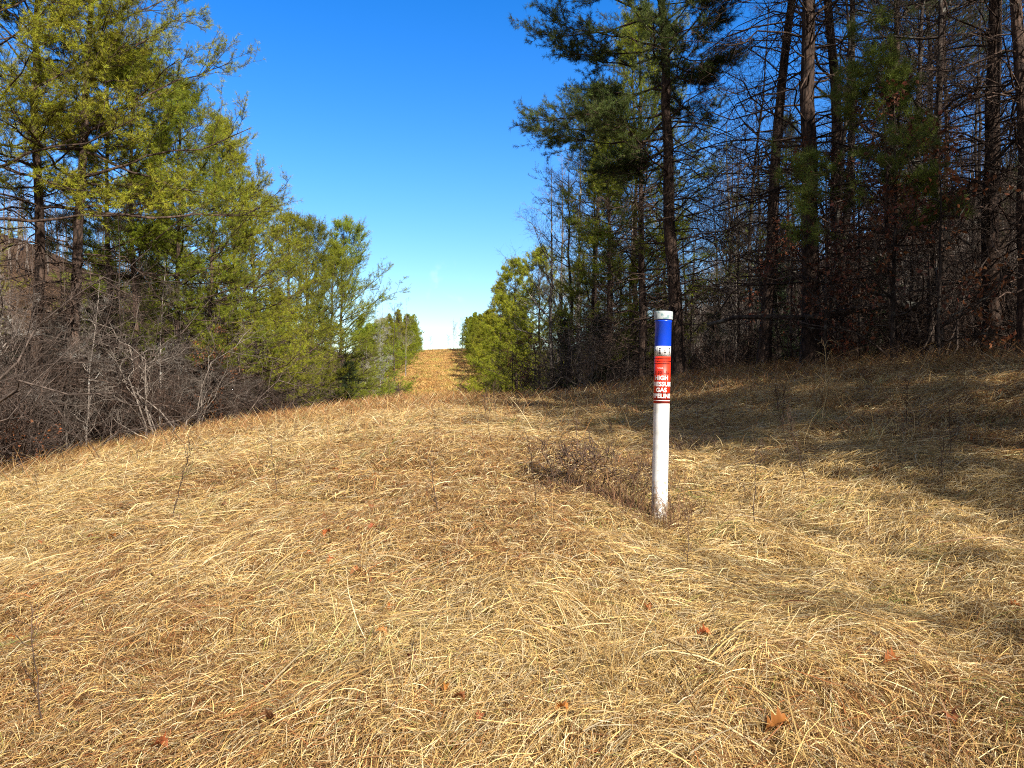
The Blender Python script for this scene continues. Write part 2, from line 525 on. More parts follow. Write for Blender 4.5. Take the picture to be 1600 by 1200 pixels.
def cedar(seed, H, rad, needle=NEEDLE_DARK, mat='cedar', tops=0.02, per=5):
    rng = np.random.default_rng(seed)
    wood, leaf = Geo(), Geo()
    n = 10; tt = np.linspace(0, 1, n)
    tp = np.zeros((1, n, 3)); tp[0, :, 2] = tt * H - 0.15
    tp[0, :, :2] += np.cumsum(rng.normal(0, 0.02, (n, 2)), axis=0)
    wood.add(*tubes(tp, (0.09 * (1 - 0.9 * tt) + 0.01)[None], 7))
    m = int(60 * H / 4)
    hh = rng.uniform(0.04, 0.99, m); az = rng.uniform(0, 2 * np.pi, m)
    Ll = rad * (1 - hh) ** 0.55 * rng.uniform(0.5, 1.15, m) + 0.2
    el = R(28) + rng.normal(0, R(12), m) + R(30) * hh
    D = np.stack([np.cos(az) * np.cos(el), np.sin(az) * np.cos(el), np.sin(el)], -1)
    S = np.stack([np.interp(hh, tt, tp[0, :, k]) for k in range(3)], -1)
    LP = paths(rng, S, D, Ll, 5, 0.1, 0.2)
    wood.add(*tubes(LP, taper(0.006 + 0.008 * Ll, 5, 0.3), 3))
    a, b, pi, pt = spawn(rng, LP, 9, 0.2, 1.0, R(40), R(15))
    P2 = paths(rng, a, b, Ll[pi] * 0.3 * rng.uniform(0.6, 1.3, len(a)) + 0.08, 4, 0.15, 0.2)
    a, b, pi, pt = spawn(rng, P2, per, 0.1, 1.0, R(35), R(15))
    C = np.concatenate([a, P2[:, -1], P2[:, 2]]); Dd = np.concatenate([b, unit(P2[:, -1] - P2[:, -2]), unit(P2[:, -1] - P2[:, -2])])
    leaf.add(*(lambda v, t, c: (v, None, t, c))(*tufts(rng, C, Dd, 9, 0.11, 0.016, needle, 0.25, (0.1, 0.9))))
    return [('trunk', wood.mesh('cedar_trunk', M['dark_bark'], True)), ('crown', leaf.mesh('cedar_crown', M[mat]))]


def bare_tree(seed, H, r0, first, nl, Lf, up=R(48), mat='grey_bark', lean=(0, 0), crook=0.004, twig=True, leaves=None, sub=6):
    rng = np.random.default_rng(seed)
    wood, fine, leaf = Geo(), Geo(), Geo()
    n = 16; tt = np.linspace(0, 1, n)
    tp = np.zeros((1, n, 3))
    wv = np.cumsum(rng.normal(0, 0.007 + crook, (n, 2)), axis=0) * H / 5; wv -= wv[:1]
    tp[0, :, 0] = lean[0] * H * tt ** 1.4 + wv[:, 0]; tp[0, :, 1] = lean[1] * H * tt ** 1.4 + wv[:, 1]
    tp[0, :, 2] = tt * H - 0.2 * (1 - tt)
    rad = r0 * (1 - 0.93 * tt) + 0.006; rad[0] *= 1.3
    wood.add(*tubes(tp, rad[None], 8))
    hh = rng.uniform(first, 0.97, nl); az = rng.uniform(0, 2 * np.pi, nl)
    Ll = Lf * H * (1 - 0.7 * (hh - first) / (1 - first)) * rng.uniform(0.6, 1.15, nl)
    el = up + rng.normal(0, R(12), nl)
    D = np.stack([np.cos(az) * np.cos(el), np.sin(az) * np.cos(el), np.sin(el)], -1)
    S = np.stack([np.interp(hh, tt, tp[0, :, k]) for k in range(3)], -1)
    P1 = paths(rng, S, D, Ll, 7, 0.08, 0.4)
    wood.add(*tubes(P1, taper(np.minimum(0.006 + 0.012 * Ll, 0.7 * r0), 7, 0.2), 4))
    a, b, pi, pt = spawn(rng, P1, sub, 0.2, 1.0, R(42), R(12))
    L2 = Ll[pi] * (0.5 - 0.25 * pt) * rng.uniform(0.6, 1.2, len(a)) + 0.1
    P2 = paths(rng, a, b, L2, 5, 0.12, 0.4)
    fine.add(*tubes(P2, taper(0.003 + 0.006 * L2, 5, 0.3), 3))
    a, b, pi, pt = spawn(rng, P2, sub, 0.2, 1.0, R(40), R(14))
    L3 = L2[pi] * (0.55 - 0.25 * pt) * rng.uniform(0.6, 1.2, len(a)) + 0.06
    P3 = paths(rng, a, b, L3, 4, 0.1, 0.35)
    fine.add(*tubes(P3, taper(0.0028 + 0.003 * L3, 4, 0.5), 3))
    if twig:
        a, b, pi, pt = spawn(rng, P3, 3, 0.25, 1.0, R(38), R(14))
        P4 = paths(rng, a, b, L3[pi] * 0.6 + 0.05, 3, 0.08, 0.3)
        fine.add(*tubes(P4, taper(np.full(len(P4), 0.0026), 3, 0.6), 3))
    out = [('trunk', wood.mesh('bare_trunk', M[mat], True)), ('crown', fine.mesh('bare_branches', M[mat], True))]
    if leaves:
        cnt, base = leaves
        pts = P3[:, -1][rng.random(len(P3)) < cnt]
        leaf.add(*leaf_cards(rng, pts, 2, 0.10, base))
        out.append(('leaves', leaf.mesh('dead_leaf_mesh', M['leaf'])))
    return out


def leaf_cards(rng, pts, per, size, base):
    """Curled dry leaves: each a pointed blade folded along its rib."""
    C = np.repeat(pts, per, axis=0) + rng.normal(0, size * 0.5, (len(pts) * per, 3))
    N = len(C)
    d = unit(rng.normal(0, 1, (N, 3)) + np.array([0, 0, -0.5]))
    U, W = frames(d)
    a = rng.uniform(0, 2 * np.pi, (N, 1))
    s = np.cos(a) * U + np.sin(a) * W; nn = np.cross(d, s)
    L_ = size * rng.uniform(0.6, 1.2, (N, 1)); w = L_ * 0.3
    V = np.stack([C, C + d * L_ * .45 + s * w + nn * w * .5, C + d * L_, C + d * L_ * .45 - s * w + nn * w * .5], 1)
    col = np.clip(np.asarray(base)[None] * (1 + rng.normal(0, 0.28, (N, 1))) * (1 + rng.normal(0, 0.08, (N, 3))), .01, 1)
    i = np.arange(N)[:, None] * 4
    tr = np.concatenate([i + np.array([[0, 1, 2]]), i + np.array([[0, 2, 3]])])
    return V.reshape(-1, 3), None, tr, np.repeat(col, 4, axis=0)


def shrub(seed, H, stems, spread, mat='grey_bark', arch=0.0, leaves=None, thick=0.012, sub=6):
    rng = np.random.default_rng(seed)
    wood, leaf = Geo(), Geo()
    az = rng.uniform(0, 2 * np.pi, stems); el = R(90) - np.abs(rng.normal(0, spread, stems))
    D = np.stack([np.cos(az) * np.cos(el), np.sin(az) * np.cos(el), np.sin(el)], -1)
    S = np.zeros((stems, 3)); S[:, :2] = rng.normal(0, 0.16, (stems, 2)); S[:, 2] = -0.12
    Ll = H * rng.uniform(0.55, 1.1, stems)
    P1 = paths(rng, S, D, Ll, 9, -arch, 0.35)
    wood.add(*tubes(P1, taper(thick * (0.6 + 0.4 * Ll / H), 9, 0.25), 5))
    a, b, pi, pt = spawn(rng, P1, sub + 2, 0.25, 1.0, R(40), R(14))
    L2 = Ll[pi] * (0.45 - 0.25 * pt) * rng.uniform(0.5, 1.2, len(a)) + 0.08
    P2 = paths(rng, a, b, L2, 5, -arch * 0.4, 0.35)
    wood.add(*tubes(P2, taper(0.0025 + 0.004 * L2, 5, 0.4), 3))
    a, b, pi, pt = spawn(rng, P2, sub, 0.2, 1.0, R(40), R(14))
    P3 = paths(rng, a, b, L2[pi] * 0.45 + 0.05, 3, 0, 0.3)
    wood.add(*tubes(P3, taper(np.full(len(P3), 0.0026), 3, 0.6), 3))
    out = [('stems', wood.mesh('shrub_stems', M[mat], True))]
    if leaves:
        pts = P3[:, -1][rng.random(len(P3)) < leaves[0]]
        leaf.add(*leaf_cards(rng, pts, 2, leaves[2] if len(leaves) > 2 else 0.09, leaves[1]))
        out.append(('leaves', leaf.mesh('shrub_leaf_mesh', M['leaf'])))
    return out


# ------------------------------------------------------------------ ground
def axis(*runs):
    out = [runs[0][0]]
    for a, b, st in runs:
        k = max(1, int(round((b - a) / st)))
        out.extend(list(np.linspace(a, b, k + 1)[1:]))
    return np.array(out)


sa = axis((-3500, -300, 800), (-300, -60, 30), (-60, -4, 3), (-4, 1, 0.4), (1, 9, 0.07), (9, 24, 0.16), (24, 60, 0.9), (60, 330, 3), (330, 700, 25), (700, 4500, 600))
ta = axis((-3500, -300, 800), (-300, -60, 20), (-60, -12, 1.6), (-12, -5, 0.25), (-5, 6, 0.09), (6, 14, 0.25), (14, 60, 1.6), (60, 300, 20), (300, 3500, 800))
SS, TT = np.meshgrid(sa, ta, indexing='ij')
X, Y = from_st(SS, TT)
Z = G(X, Y)
ni, nj = SS.shape
idx = np.arange(ni * nj).reshape(ni, nj)
q = np.stack([idx[:-1, :-1], idx[:-1, 1:], idx[1:, 1:], idx[1:, :-1]], -1).reshape(-1, 4)
# make the winding face up
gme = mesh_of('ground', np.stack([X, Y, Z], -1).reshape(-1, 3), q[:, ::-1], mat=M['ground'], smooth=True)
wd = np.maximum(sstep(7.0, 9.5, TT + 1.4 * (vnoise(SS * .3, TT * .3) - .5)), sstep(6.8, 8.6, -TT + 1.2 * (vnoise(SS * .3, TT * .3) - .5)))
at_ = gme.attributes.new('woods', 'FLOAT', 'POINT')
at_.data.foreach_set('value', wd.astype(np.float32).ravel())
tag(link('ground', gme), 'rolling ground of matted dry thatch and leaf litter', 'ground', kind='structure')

# ------------------------------------------------------------------ pipeline marker post
def lathe(profile_rz, k=48):
    a = np.arange(k) * 2 * np.pi / k
    V = np.array([[[r * math.cos(b), r * math.sin(b), z] for b in a] for r, z in profile_rz]).reshape(-1, 3)
    n = len(profile_rz)
    q = [[i * k + j, i * k + (j + 1) % k, (i + 1) * k + (j + 1) % k, (i + 1) * k + j] for i in range(n - 1) for j in range(k)]
    return V, np.array(q)


def sheet(r, z0, z1, a0, a1, k=24):
    a = np.linspace(a0, a1, k + 1)
    V = np.array([[[r * math.sin(b), -r * math.cos(b), z] for b in a] for z in (z0, z1)]).reshape(-1, 3)
    q = [[j, j + 1, k + 1 + j + 1, k + 1 + j] for j in range(k)]
    return V, np.array(q)


M['post_white'] = mat_plain('white_plastic', (0.80, 0.80, 0.78), 0.42, 0.4, (0.50, 0.47, 0.40), 12, 0.5, 0.8)
M['post_blue'] = mat_plain('blue_plastic', (0.003, 0.05, 0.55), 0.32, 0.5, (0.005, 0.05, 0.46), 14)
M['post_red'] = mat_plain('red_decal', (0.68, 0.032, 0.008), 0.45, 0.4, (0.5, 0.02, 0.01), 22)
M['post_cap'] = mat_plain('weathered_cap', (0.40, 0.44, 0.43), 0.6, 0.3, (0.16, 0.25, 0.26), 45, 0.5, 0.62)
M['ink_white'] = mat_plain('white_lettering', (0.80, 0.78, 0.76), 0.5, 0.3)
M['ink_black'] = mat_plain('black_lettering', (0.02, 0.012, 0.012), 0.5, 0.3)
M['ink_dark_red'] = mat_plain('faded_black_lettering', (0.07, 0.008, 0.006), 0.5, 0.3)
M['decal_white'] = mat_plain('white_decal', (0.76, 0.75, 0.74), 0.5, 0.3, (0.6, 0.58, 0.55), 30)

def add_mud(m):
    nt, N, L = nodes_of(m)
    p = N['Principled BSDF']
    src = p.inputs['Base Color'].links[0].from_socket
    tc = N.new('ShaderNodeTexCoord'); sp = N.new('ShaderNodeSeparateXYZ')
    L.new(tc.outputs['Object'], sp.inputs[0])
    mr = N.new('ShaderNodeMapRange')
    for k, v in zip(('From Min', 'From Max', 'To Min', 'To Max'), (0.0, 0.42, 0.62, 0.2)): mr.inputs[k].default_value = v
    L.new(sp.outputs['Z'], mr.inputs['Value'])
    nz = N.new('ShaderNodeTexNoise'); nz.inputs['Scale'].default_value = 38; nz.inputs['Detail'].default_value = 7
    L.new(tc.outputs['Object'], nz.inputs['Vector'])
    ad = N.new('ShaderNodeMath'); ad.operation = 'ADD'
    L.new(mr.outputs[0], ad.inputs[0]); L.new(nz.outputs[0], ad.inputs[1])
    st = N.new('ShaderNodeMapRange')
    for k, v in zip(('From Min', 'From Max', 'To Min', 'To Max'), (0.98, 1.12, 0.0, 0.8)): st.inputs[k].default_value = v
    L.new(ad.outputs[0], st.inputs['Value'])
    mx = N.new('ShaderNodeMix'); mx.data_type = 'RGBA'
    mx.inputs['B'].default_value = (0.30, 0.22, 0.13, 1)
    L.new(st.outputs[0], mx.inputs['Factor']); L.new(src, mx.inputs['A'])
    L.new(mx.outputs['Result'], p.inputs['Base Color'])


add_mud(M['post_white'])
PX, PY = 0.93, 4.7
K = 4.7 / 1164.0
base_z = EYE + (600 - 797) * K
def zpx(y): return (797 - y) * K
post = bpy.data.objects.new('marker_post', None)
COL.objects.link(post)
post.location = (PX, PY, base_z)
post.rotation_euler = (R(0.4), R(1.1), R(14))
tag(post, 'white tubular gas pipeline marker post with blue top and red decal', 'marker post')
r = 0.0495
V, q = lathe([(r, -0.35), (r, zpx(498))])
link('tube', mesh_of('marker_tube', V, q, mat=M['post_white'], smooth=True), post)
V, q = lathe([(r + .0012, zpx(541)), (r + .0018, zpx(540)), (r + .0018, zpx(504)), (r + .0050, zpx(503)), (r + .0050, zpx(501.5)), (r + .0018, zpx(501)), (r + .0018, zpx(498))])
link('sleeve', mesh_of('marker_sleeve', V, q, mat=M['post_blue'], smooth=True), post)
V, q = lathe([(r + .003, zpx(499.8)), (r + .0085, zpx(499.6)), (r + .0088, zpx(498.8)), (r + .0088, zpx(488.2)), (r + .0075, zpx(487.2)), (r - 0.004, zpx(486.6)), (0.0005, zpx(486.3))])
link('cap', mesh_of('marker_cap', V, q, mat=M['post_cap'], smooth=False), post)
V, q = lathe([(r + .0003, zpx(557)), (r + .0010, zpx(557)), (r + .0010, zpx(541.2)), (r + .0003, zpx(541.2))])
band = link('label_band', mesh_of('marker_band', V, q, mat=M['decal_white'], smooth=True), post)
V, q = lathe([(r + .0003, zpx(630)), (r + .0012, zpx(630)), (r + .0012, zpx(557.2)), (r + .0003, zpx(557.2))])
decal = link('decal', mesh_of('marker_decal', V, q, mat=M['post_red'], smooth=True), post)
# the rule near the decal's lower edge, in a paler red
V, q = sheet(r + .0019, zpx(626.2), zpx(625.2), -2.2, 2.2, 60)
link('rule_line', mesh_of('rule_line', V, q, mat=M['ink_white']), decal)


def wrap_text(body, size, y_px, z_height, a_c, mat, parent, name, bold=0.0, spacing=1.0, xs=1.0):
    cu = bpy.data.curves.new('lettering', 'FONT')
    cu.body = body; cu.size = 1.0; cu.align_x = 'CENTER'; cu.align_y = 'BOTTOM_BASELINE'
    cu.offset = bold; cu.space_character = spacing; cu.resolution_u = 3
    tmp = bpy.data.objects.new('lettering', cu)
    COL.objects.link(tmp)
    dg = bpy.context.evaluated_depsgraph_get()
    me = bpy.data.meshes.new_from_object(tmp.evaluated_get(dg))
    bpy.data.objects.remove(tmp); bpy.data.curves.remove(cu)
    n = len(me.vertices)
    co = np.zeros(n * 3, np.float32); me.vertices.foreach_get('co', co); co = co.reshape(-1, 3)
    k = z_height / 0.70
    xx = co[:, 0] * k * xs; zz = co[:, 1] * k + zpx(y_px)
    rr = r + .0028
    ang = a_c + xx / rr
    v = np.stack([rr * np.sin(ang), -rr * np.cos(ang), zz], -1).astype(np.float32)
    me.vertices.foreach_set('co', v.ravel())
    me.materials.clear(); me.materials.append(mat); me.update()
    return link(name, me, parent)


A0 = R(-14) - math.atan2(PX, PY)      # where the camera-facing line of the tube lies, in the post's own turn
LH = 9.0 * K
for word, y, off in (('HIGH', 593.5, -0.10), ('PRESSURE', 603.2, 0.02), ('GAS', 612.2, -0.08), ('PIPELINE', 621.4, -0.10)):
    wrap_text(word, 1, y, 6.4 * K, A0 + off, M['ink_white'], decal, 'lettering', 0.036, 1.02, 1.0)
wrap_text('CALL', 1, 576.2, 2.2 * K, A0 - 0.25, M['ink_white'], decal, 'lettering', 0.01, 1.0, 1.3)
wrap_text('1-331-36', 1, 584.6, 4.4 * K, A0 - 0.02, M['ink_dark_red'], decal, 'lettering', 0.03, 1.1, 0.95)


def greek(parent, mat, rows, a_from, a_to, z_of, hgt, seed, name):
    """Lines of print too small to read: short dashes."""
    rng = np.random.default_rng(seed)
    for yy in rows:
        g = Geo()
        a = a_from + rng.uniform(0, .15)
        end = a_to - rng.uniform(0, .5)
        while a < end:
            w = rng.uniform(0.05, 0.16)
            V, q = sheet(r + .0024, z_of(yy), z_of(yy) + hgt, a, min(a + w, a_to), 4)
            g.add(V, q)
            a += w + 0.035
        link(name, g.mesh('small_print', mat), parent)


greek(decal, M['ink_dark_red'], [561.5, 565.2, 569.0], A0 - 1.35, A0 + 1.35, zpx, 1.5 * K, 3, 'small_print')
greek(decal, M['ink_dark_red'], [614.8 + 0, 624.2, 627.5 + 1.2], A0 - 1.35, A0 + 1.35, zpx, 0.9 * K, 4, 'small_print')
# the white band's upright panels
for pi_, ac in enumerate((-0.98, -0.33, 0.30, 0.95)):
    g = Geo()
    a0, a1 = A0 + ac - 0.27, A0 + ac + 0.27
    w = 0.022
    for (b0, b1, y0, y1) in ((a0, a0 + w, 556, 542.2), (a1 - w, a1, 556, 542.2), (a0, a1, 556, 555.6), (a0, a1, 542.6, 542.2)):
        V, q = sheet(r + .0018, zpx(y0), zpx(y1), b0, b1, 6); g.add(V, q)
    rng = np.random.default_rng(20 + pi_)
    y = 554.2
    while y > 544:
        h = rng.uniform(0.9, 2.2)
        b = rng.uniform(0.08, 0.16)
        V, q = sheet(r + .0018, zpx(y), zpx(y - h), A0 + ac - b, A0 + ac + b * rng.uniform(.3, 1), 6); g.add(V, q)
        y -= h + rng.uniform(0.5, 1.1)
    link('label_panel', g.mesh('label_panel', M['ink_black']), band)

# ------------------------------------------------------------------ grass
def pick(rng, n, lst, p):
    p = np.asarray(p, float); p = p / p.sum()
    return np.asarray(lst)[rng.choice(len(lst), n, p=p)]


STRAW = [(0.63, 0.435, 0.165), (0.74, 0.58, 0.31), (0.42, 0.25, 0.085), (0.25, 0.13, 0.05), (0.50, 0.40, 0.24), (0.22, 0.21, 0.05)]


def ribbons(rng, x, y, ang, Ln, lift, arch, rise, curve, width, col, segs=3):
    """Blades of grass as curved ribbons that follow the ground."""
    n = len(x); m = segs + 1
    t = np.linspace(0, 1, m)[None]
    hx, hy = np.cos(ang)[:, None], np.sin(ang)[:, None]
    horiz = np.sqrt(np.clip(1 - np.clip(rise, 0, 0.98) ** 2, 0.04, 1))[:, None]
    d = Ln[:, None] * t * horiz
    o = curve[:, None] * Ln[:, None] * t ** 2
    px = x[:, None] + hx * d - hy * o
    py = y[:, None] + hy * d + hx * o
    g0 = G(x, y)[:, None]; g1 = G(px[:, -1], py[:, -1])[:, None]
    z = g0 * (1 - t) + g1 * t + lift[:, None] + arch[:, None] * 4 * t * (1 - t) + (rise * Ln)[:, None] * (t - 0.25 * t ** 2)
    P = np.stack([px, py, z], -1)
    T = unit(np.gradient(P, axis=1))
    rv = rng.normal(0, 1, (n, 1, 3)) * 0.7 + np.array([0, 0, 1.0])
    Sd = unit(np.cross(T, np.broadcast_to(rv, T.shape)))
    wt = np.array([0.8, 1.0, 0.8, 0.25]) if segs == 3 else np.linspace(1, .3, m)
    off = Sd * (width[:, None] * 0.5 * wt[None])[..., None]
    V = np.stack([P - off, P + off], 2).reshape(-1, 3)
    b = (np.arange(n) * m * 2)[:, None]; i = np.arange(segs)[None] * 2
    q = np.stack([b + i, b + i + 1, b + i + 3, b + i + 2], -1).reshape(-1, 4)
    return V, q, np.repeat(col, m * 2, axis=0)


def flow(x, y):
    return 0.25 + 2.6 * (vnoise(x * 0.55 + 40, y * 0.55) - 0.5) + 1.6 * (vnoise(x * 1.7, y * 1.7 + 31) - 0.5)


rng = np.random.default_rng(11)
grass = Geo()


def field_points(y0, y1, dens, margin=0.6, tlim=(-7.6, 8.5)):
    hw = 0.72 * y1 + margin
    n = int(dens * (y1 - y0) * 2 * hw)
    y = rng.uniform(y0, y1, n); x = rng.uniform(-hw, hw, n)
    k = np.abs(x) < 0.72 * y + margin
    x, y = x[k], y[k]
    s, t = to_st(x, y)
    k = (t > tlim[0] + .8 * rng.normal(0, .5, len(t))) & (t < tlim[1] + .8 * rng.normal(0, .5, len(t)))
    return x[k], y[k]


def colours(x, y, n, shift=0.0):
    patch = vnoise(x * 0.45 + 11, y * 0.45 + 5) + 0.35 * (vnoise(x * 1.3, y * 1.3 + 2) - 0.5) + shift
    patch = patch + 0.42 * sstep(3.2, 7.0, to_st(x, y)[1])  # browner right bank: rusty dead growth, plus brown put in against the blue shade
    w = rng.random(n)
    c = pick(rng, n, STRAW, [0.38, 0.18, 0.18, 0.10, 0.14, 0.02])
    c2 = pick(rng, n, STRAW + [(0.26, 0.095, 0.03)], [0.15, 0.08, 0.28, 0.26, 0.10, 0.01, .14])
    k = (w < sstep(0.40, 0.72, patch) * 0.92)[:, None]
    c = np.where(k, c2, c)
    k = (rng.random(n) < 0.22 * sstep(0.74, 0.9, vnoise(x * 2.3 + 90, y * 2.3 + 4)))[:, None]
    c = np.where(k, np.array([0.19, 0.20, 0.05]), c)
    return np.clip(c * (1 + rng.normal(0, 0.26, (n, 1))), 0.01, 0.95), patch


def laid(y0, y1, dens, wd, ln, h):
    x, y = field_points(y0, y1, dens)
    n = len(x)
    ang = flow(x, y) + rng.normal(0, 0.7 + 0.9 * sstep(0.35, 0.7, vnoise(x * 0.9 + 17, y * 0.9)), n) + np.pi * (rng.random(n) < 0.45)
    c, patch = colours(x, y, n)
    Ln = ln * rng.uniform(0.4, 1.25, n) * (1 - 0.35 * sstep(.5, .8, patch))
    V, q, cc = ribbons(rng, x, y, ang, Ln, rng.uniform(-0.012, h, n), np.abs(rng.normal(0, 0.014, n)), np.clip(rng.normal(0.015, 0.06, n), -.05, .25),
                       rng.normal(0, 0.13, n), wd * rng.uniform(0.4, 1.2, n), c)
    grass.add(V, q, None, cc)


def upright(y0, y1, dens, wd, ln, rmin, shift=0.1, tl=(-7.8, 9.0), cov=0.0, rust=0.0):
    x, y = field_points(y0, y1, dens, tlim=tl)
    k = vnoise(x * 0.8 + 70, y * 0.8) + rng.normal(0, .12, len(x)) > cov
    x, y = x[k], y[k]
    n = len(x)
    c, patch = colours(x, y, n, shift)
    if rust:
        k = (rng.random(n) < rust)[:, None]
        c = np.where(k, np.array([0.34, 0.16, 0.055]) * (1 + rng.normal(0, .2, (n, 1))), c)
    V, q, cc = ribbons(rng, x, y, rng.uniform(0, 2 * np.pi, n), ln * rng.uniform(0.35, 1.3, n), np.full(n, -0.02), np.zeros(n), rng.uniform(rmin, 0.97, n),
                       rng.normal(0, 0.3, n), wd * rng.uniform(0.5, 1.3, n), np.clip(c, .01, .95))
    grass.add(V, q, None, cc)


laid(1.7, 3.4, 7500, 0.0027, 0.17, 0.05)
laid(1.7, 3.4, 60, 0.005, 0.36, 0.08)
laid(3.4, 5.2, 5000, 0.0032, 0.18, 0.055)
laid(3.4, 5.2, 30, 0.0055, 0.36, 0.09)
laid(1.7, 3.4, 6000, 0.0021, 0.08, 0.055)
laid(3.4, 5.2, 4500, 0.0026, 0.085, 0.06)
laid(5.2, 8.5, 2200, 0.0034, 0.10, 0.07)
laid(5.2, 8.5, 2400, 0.004, 0.2, 0.065)
laid(8.5, 14, 2000, 0.005, 0.15, 0.08)
laid(14, 24, 800, 0.008, 0.18, 0.08)
upright(1.7, 3.4, 2600, 0.0024, 0.11, 0.15)
upright(3.4, 5.2, 2000, 0.003, 0.12, 0.15)
upright(5.2, 8.5, 900, 0.004, 0.15, 0.2)
upright(8.5, 14, 260, 0.006, 0.24, 0.45, 0.12, rust=.25)
upright(14, 25, 120, 0.010, 0.36, 0.6, 0.12, rust=.45)
# thin scatter of tall seed stems
upright(2.2, 6, 14, 0.0022, 0.34, 0.6, 0.25)
upright(6, 16, 16, 0.004, 0.5, 0.75, 0.3, rust=.35)
upright(11, 27, 90, 0.006, 0.36, 0.6, 0.3, rust=.6)
tuft_cols = [(0.50, 0.36, 0.15), (0.34, 0.20, 0.075), (0.66, 0.50, 0.24), (0.24, 0.15, 0.06), (0.42, 0.36, 0.14)]
for k_ in range(260):
    s_, t_ = rng.uniform(2.4, 17), rng.uniform(-6.8, 7.5)
    m_ = int(rng.integers(40, 110)); rad_ = rng.uniform(.04, .13)
    x, y = from_st(s_ + rng.normal(0, rad_, m_), t_ + rng.normal(0, rad_, m_))
    h_ = rng.uniform(.10, .26)
    c_ = np.clip(np.array(tuft_cols[k_ % 5]) * (1 + rng.normal(0, .25, (m_, 1))), .01, .9)
    V, q, cc = ribbons(rng, x, y, rng.uniform(0, 6.28, m_), h_ * rng.uniform(.5, 1.3, m_), np.full(m_, -.02), np.zeros(m_), rng.uniform(.3, .95, m_), rng.normal(0, .3, m_), np.full(m_, .0026 + .0003 * s_) * rng.uniform(.6, 1.3, m_), c_)
    grass.add(V, q, None, cc)
gr = link('grass', grass.mesh('grass', M['straw']))
tag(gr, 'flattened golden dry grass covering the clearing', 'grass', kind='stuff')

# tall grass along both edges and on the far slope of the cut
fr = Geo()
def edge_strip(s0, s1, tc, tw, dens, ln, wd, cols, probs, rmin=.55):
    n = int((s1 - s0) * tw * dens)
    s = rng.uniform(s0, s1, n); t = tc + rng.normal(0, tw * .4, n)
    x, y = from_st(s, t)
    c = np.clip(pick(rng, n, cols, probs) * (1 + rng.normal(0, .2, (n, 1))), .01, .9)
    V, q, cc = ribbons(rng, x, y, rng.uniform(0, 6.28, n), ln * rng.uniform(.35, 1.3, n), np.full(n, -.03), np.zeros(n), rng.uniform(rmin, .97, n), rng.normal(0, .5, n), wd * rng.uniform(.5, 1.3, n), c)
    fr.add(V, q, None, cc)
EDGE = [(0.40, 0.24, 0.08), (0.30, 0.15, 0.055), (0.55, 0.40, 0.19), (0.16, 0.085, 0.04)]
edge_strip(8, 40, -7.0, 1.7, 520, 0.42, 0.006, EDGE, [4, 3, 2, 2])
edge_strip(3, 40, 8.0, 2.4, 160, 0.55, 0.006, EDGE, [3, 2, 2, 4], .35)
edge_strip(24, 110, -1, 15, 22, 0.6, 0.03, EDGE, [4, 3, 3, 1])
FAR = [(0.60, 0.35, 0.10), (0.48, 0.25, 0.07), (0.70, 0.46, 0.17), (0.15, 0.15, 0.03), (0.22, 0.10, 0.04)]
edge_strip(85, 300, 0, 19, 26, 0.7, 0.055, FAR, [5, 3, 3, 0.9, 0.8])
edge_strip(282, 306, 0, 17, 20, 1.3, 0.09, FAR, [3, 4, 1, 1.5, 1.2])
for a_, b_ in ((105, 300),):
    n = 260
    cs, ct = np.random.default_rng(61).uniform(a_, b_, n), np.random.default_rng(62).uniform(-8, 8, n)
    for k_ in range(n):
        m_ = 40
        s_ = cs[k_] + rng.normal(0, .5, m_); t_ = ct[k_] + rng.normal(0, .45, m_)
        x, y = from_st(s_, t_)
        base = np.array([(0.30, 0.27, 0.05), (0.36, 0.17, 0.05), (0.20, 0.10, 0.04), (0.50, 0.40, 0.10)][k_ % 4])
        V, q, cc = ribbons(rng, x, y, rng.uniform(0, 6.28, m_), rng.uniform(.4, 1.3, m_), np.full(m_, -.03), np.zeros(m_), rng.uniform(.6, .97, m_), rng.normal(0, .3, m_), np.full(m_, .07), np.clip(base * (1 + rng.normal(0, .2, (m_, 1))), .01, .9))
        fr.add(V, q, None, cc)
tag(link('tall_grass', fr.mesh('tall_grass', M['straw'])), 'tall rusty dry grass fringing the woods and the far slope', 'tall grass', kind='stuff')

# leaf litter under the trees
lit = Geo()
n = 26000
s = rng.uniform(4, 34, n); t = np.where(rng.random(n) < .7, rng.uniform(7.2, 24, n), -rng.uniform(7, 18, n))
x, y = from_st(s, t)
pts = np.stack([x, y, G(x, y) + .02], -1)
V, _, tr, cc = leaf_cards(rng, pts, 1, 0.12, (0.20, 0.105, 0.05))
V.reshape(-1, 4, 3)[:, :, 2] = (V.reshape(-1, 4, 3)[:, :, 2] - pts[:, None, 2]) * .35 + pts[:, None, 2]
lit.add(V, None, tr, cc)
tag(link('leaf_litter', lit.mesh('leaf_litter', M['leaf'])), 'brown leaf litter on the forest floor', 'leaf litter', kind='stuff')

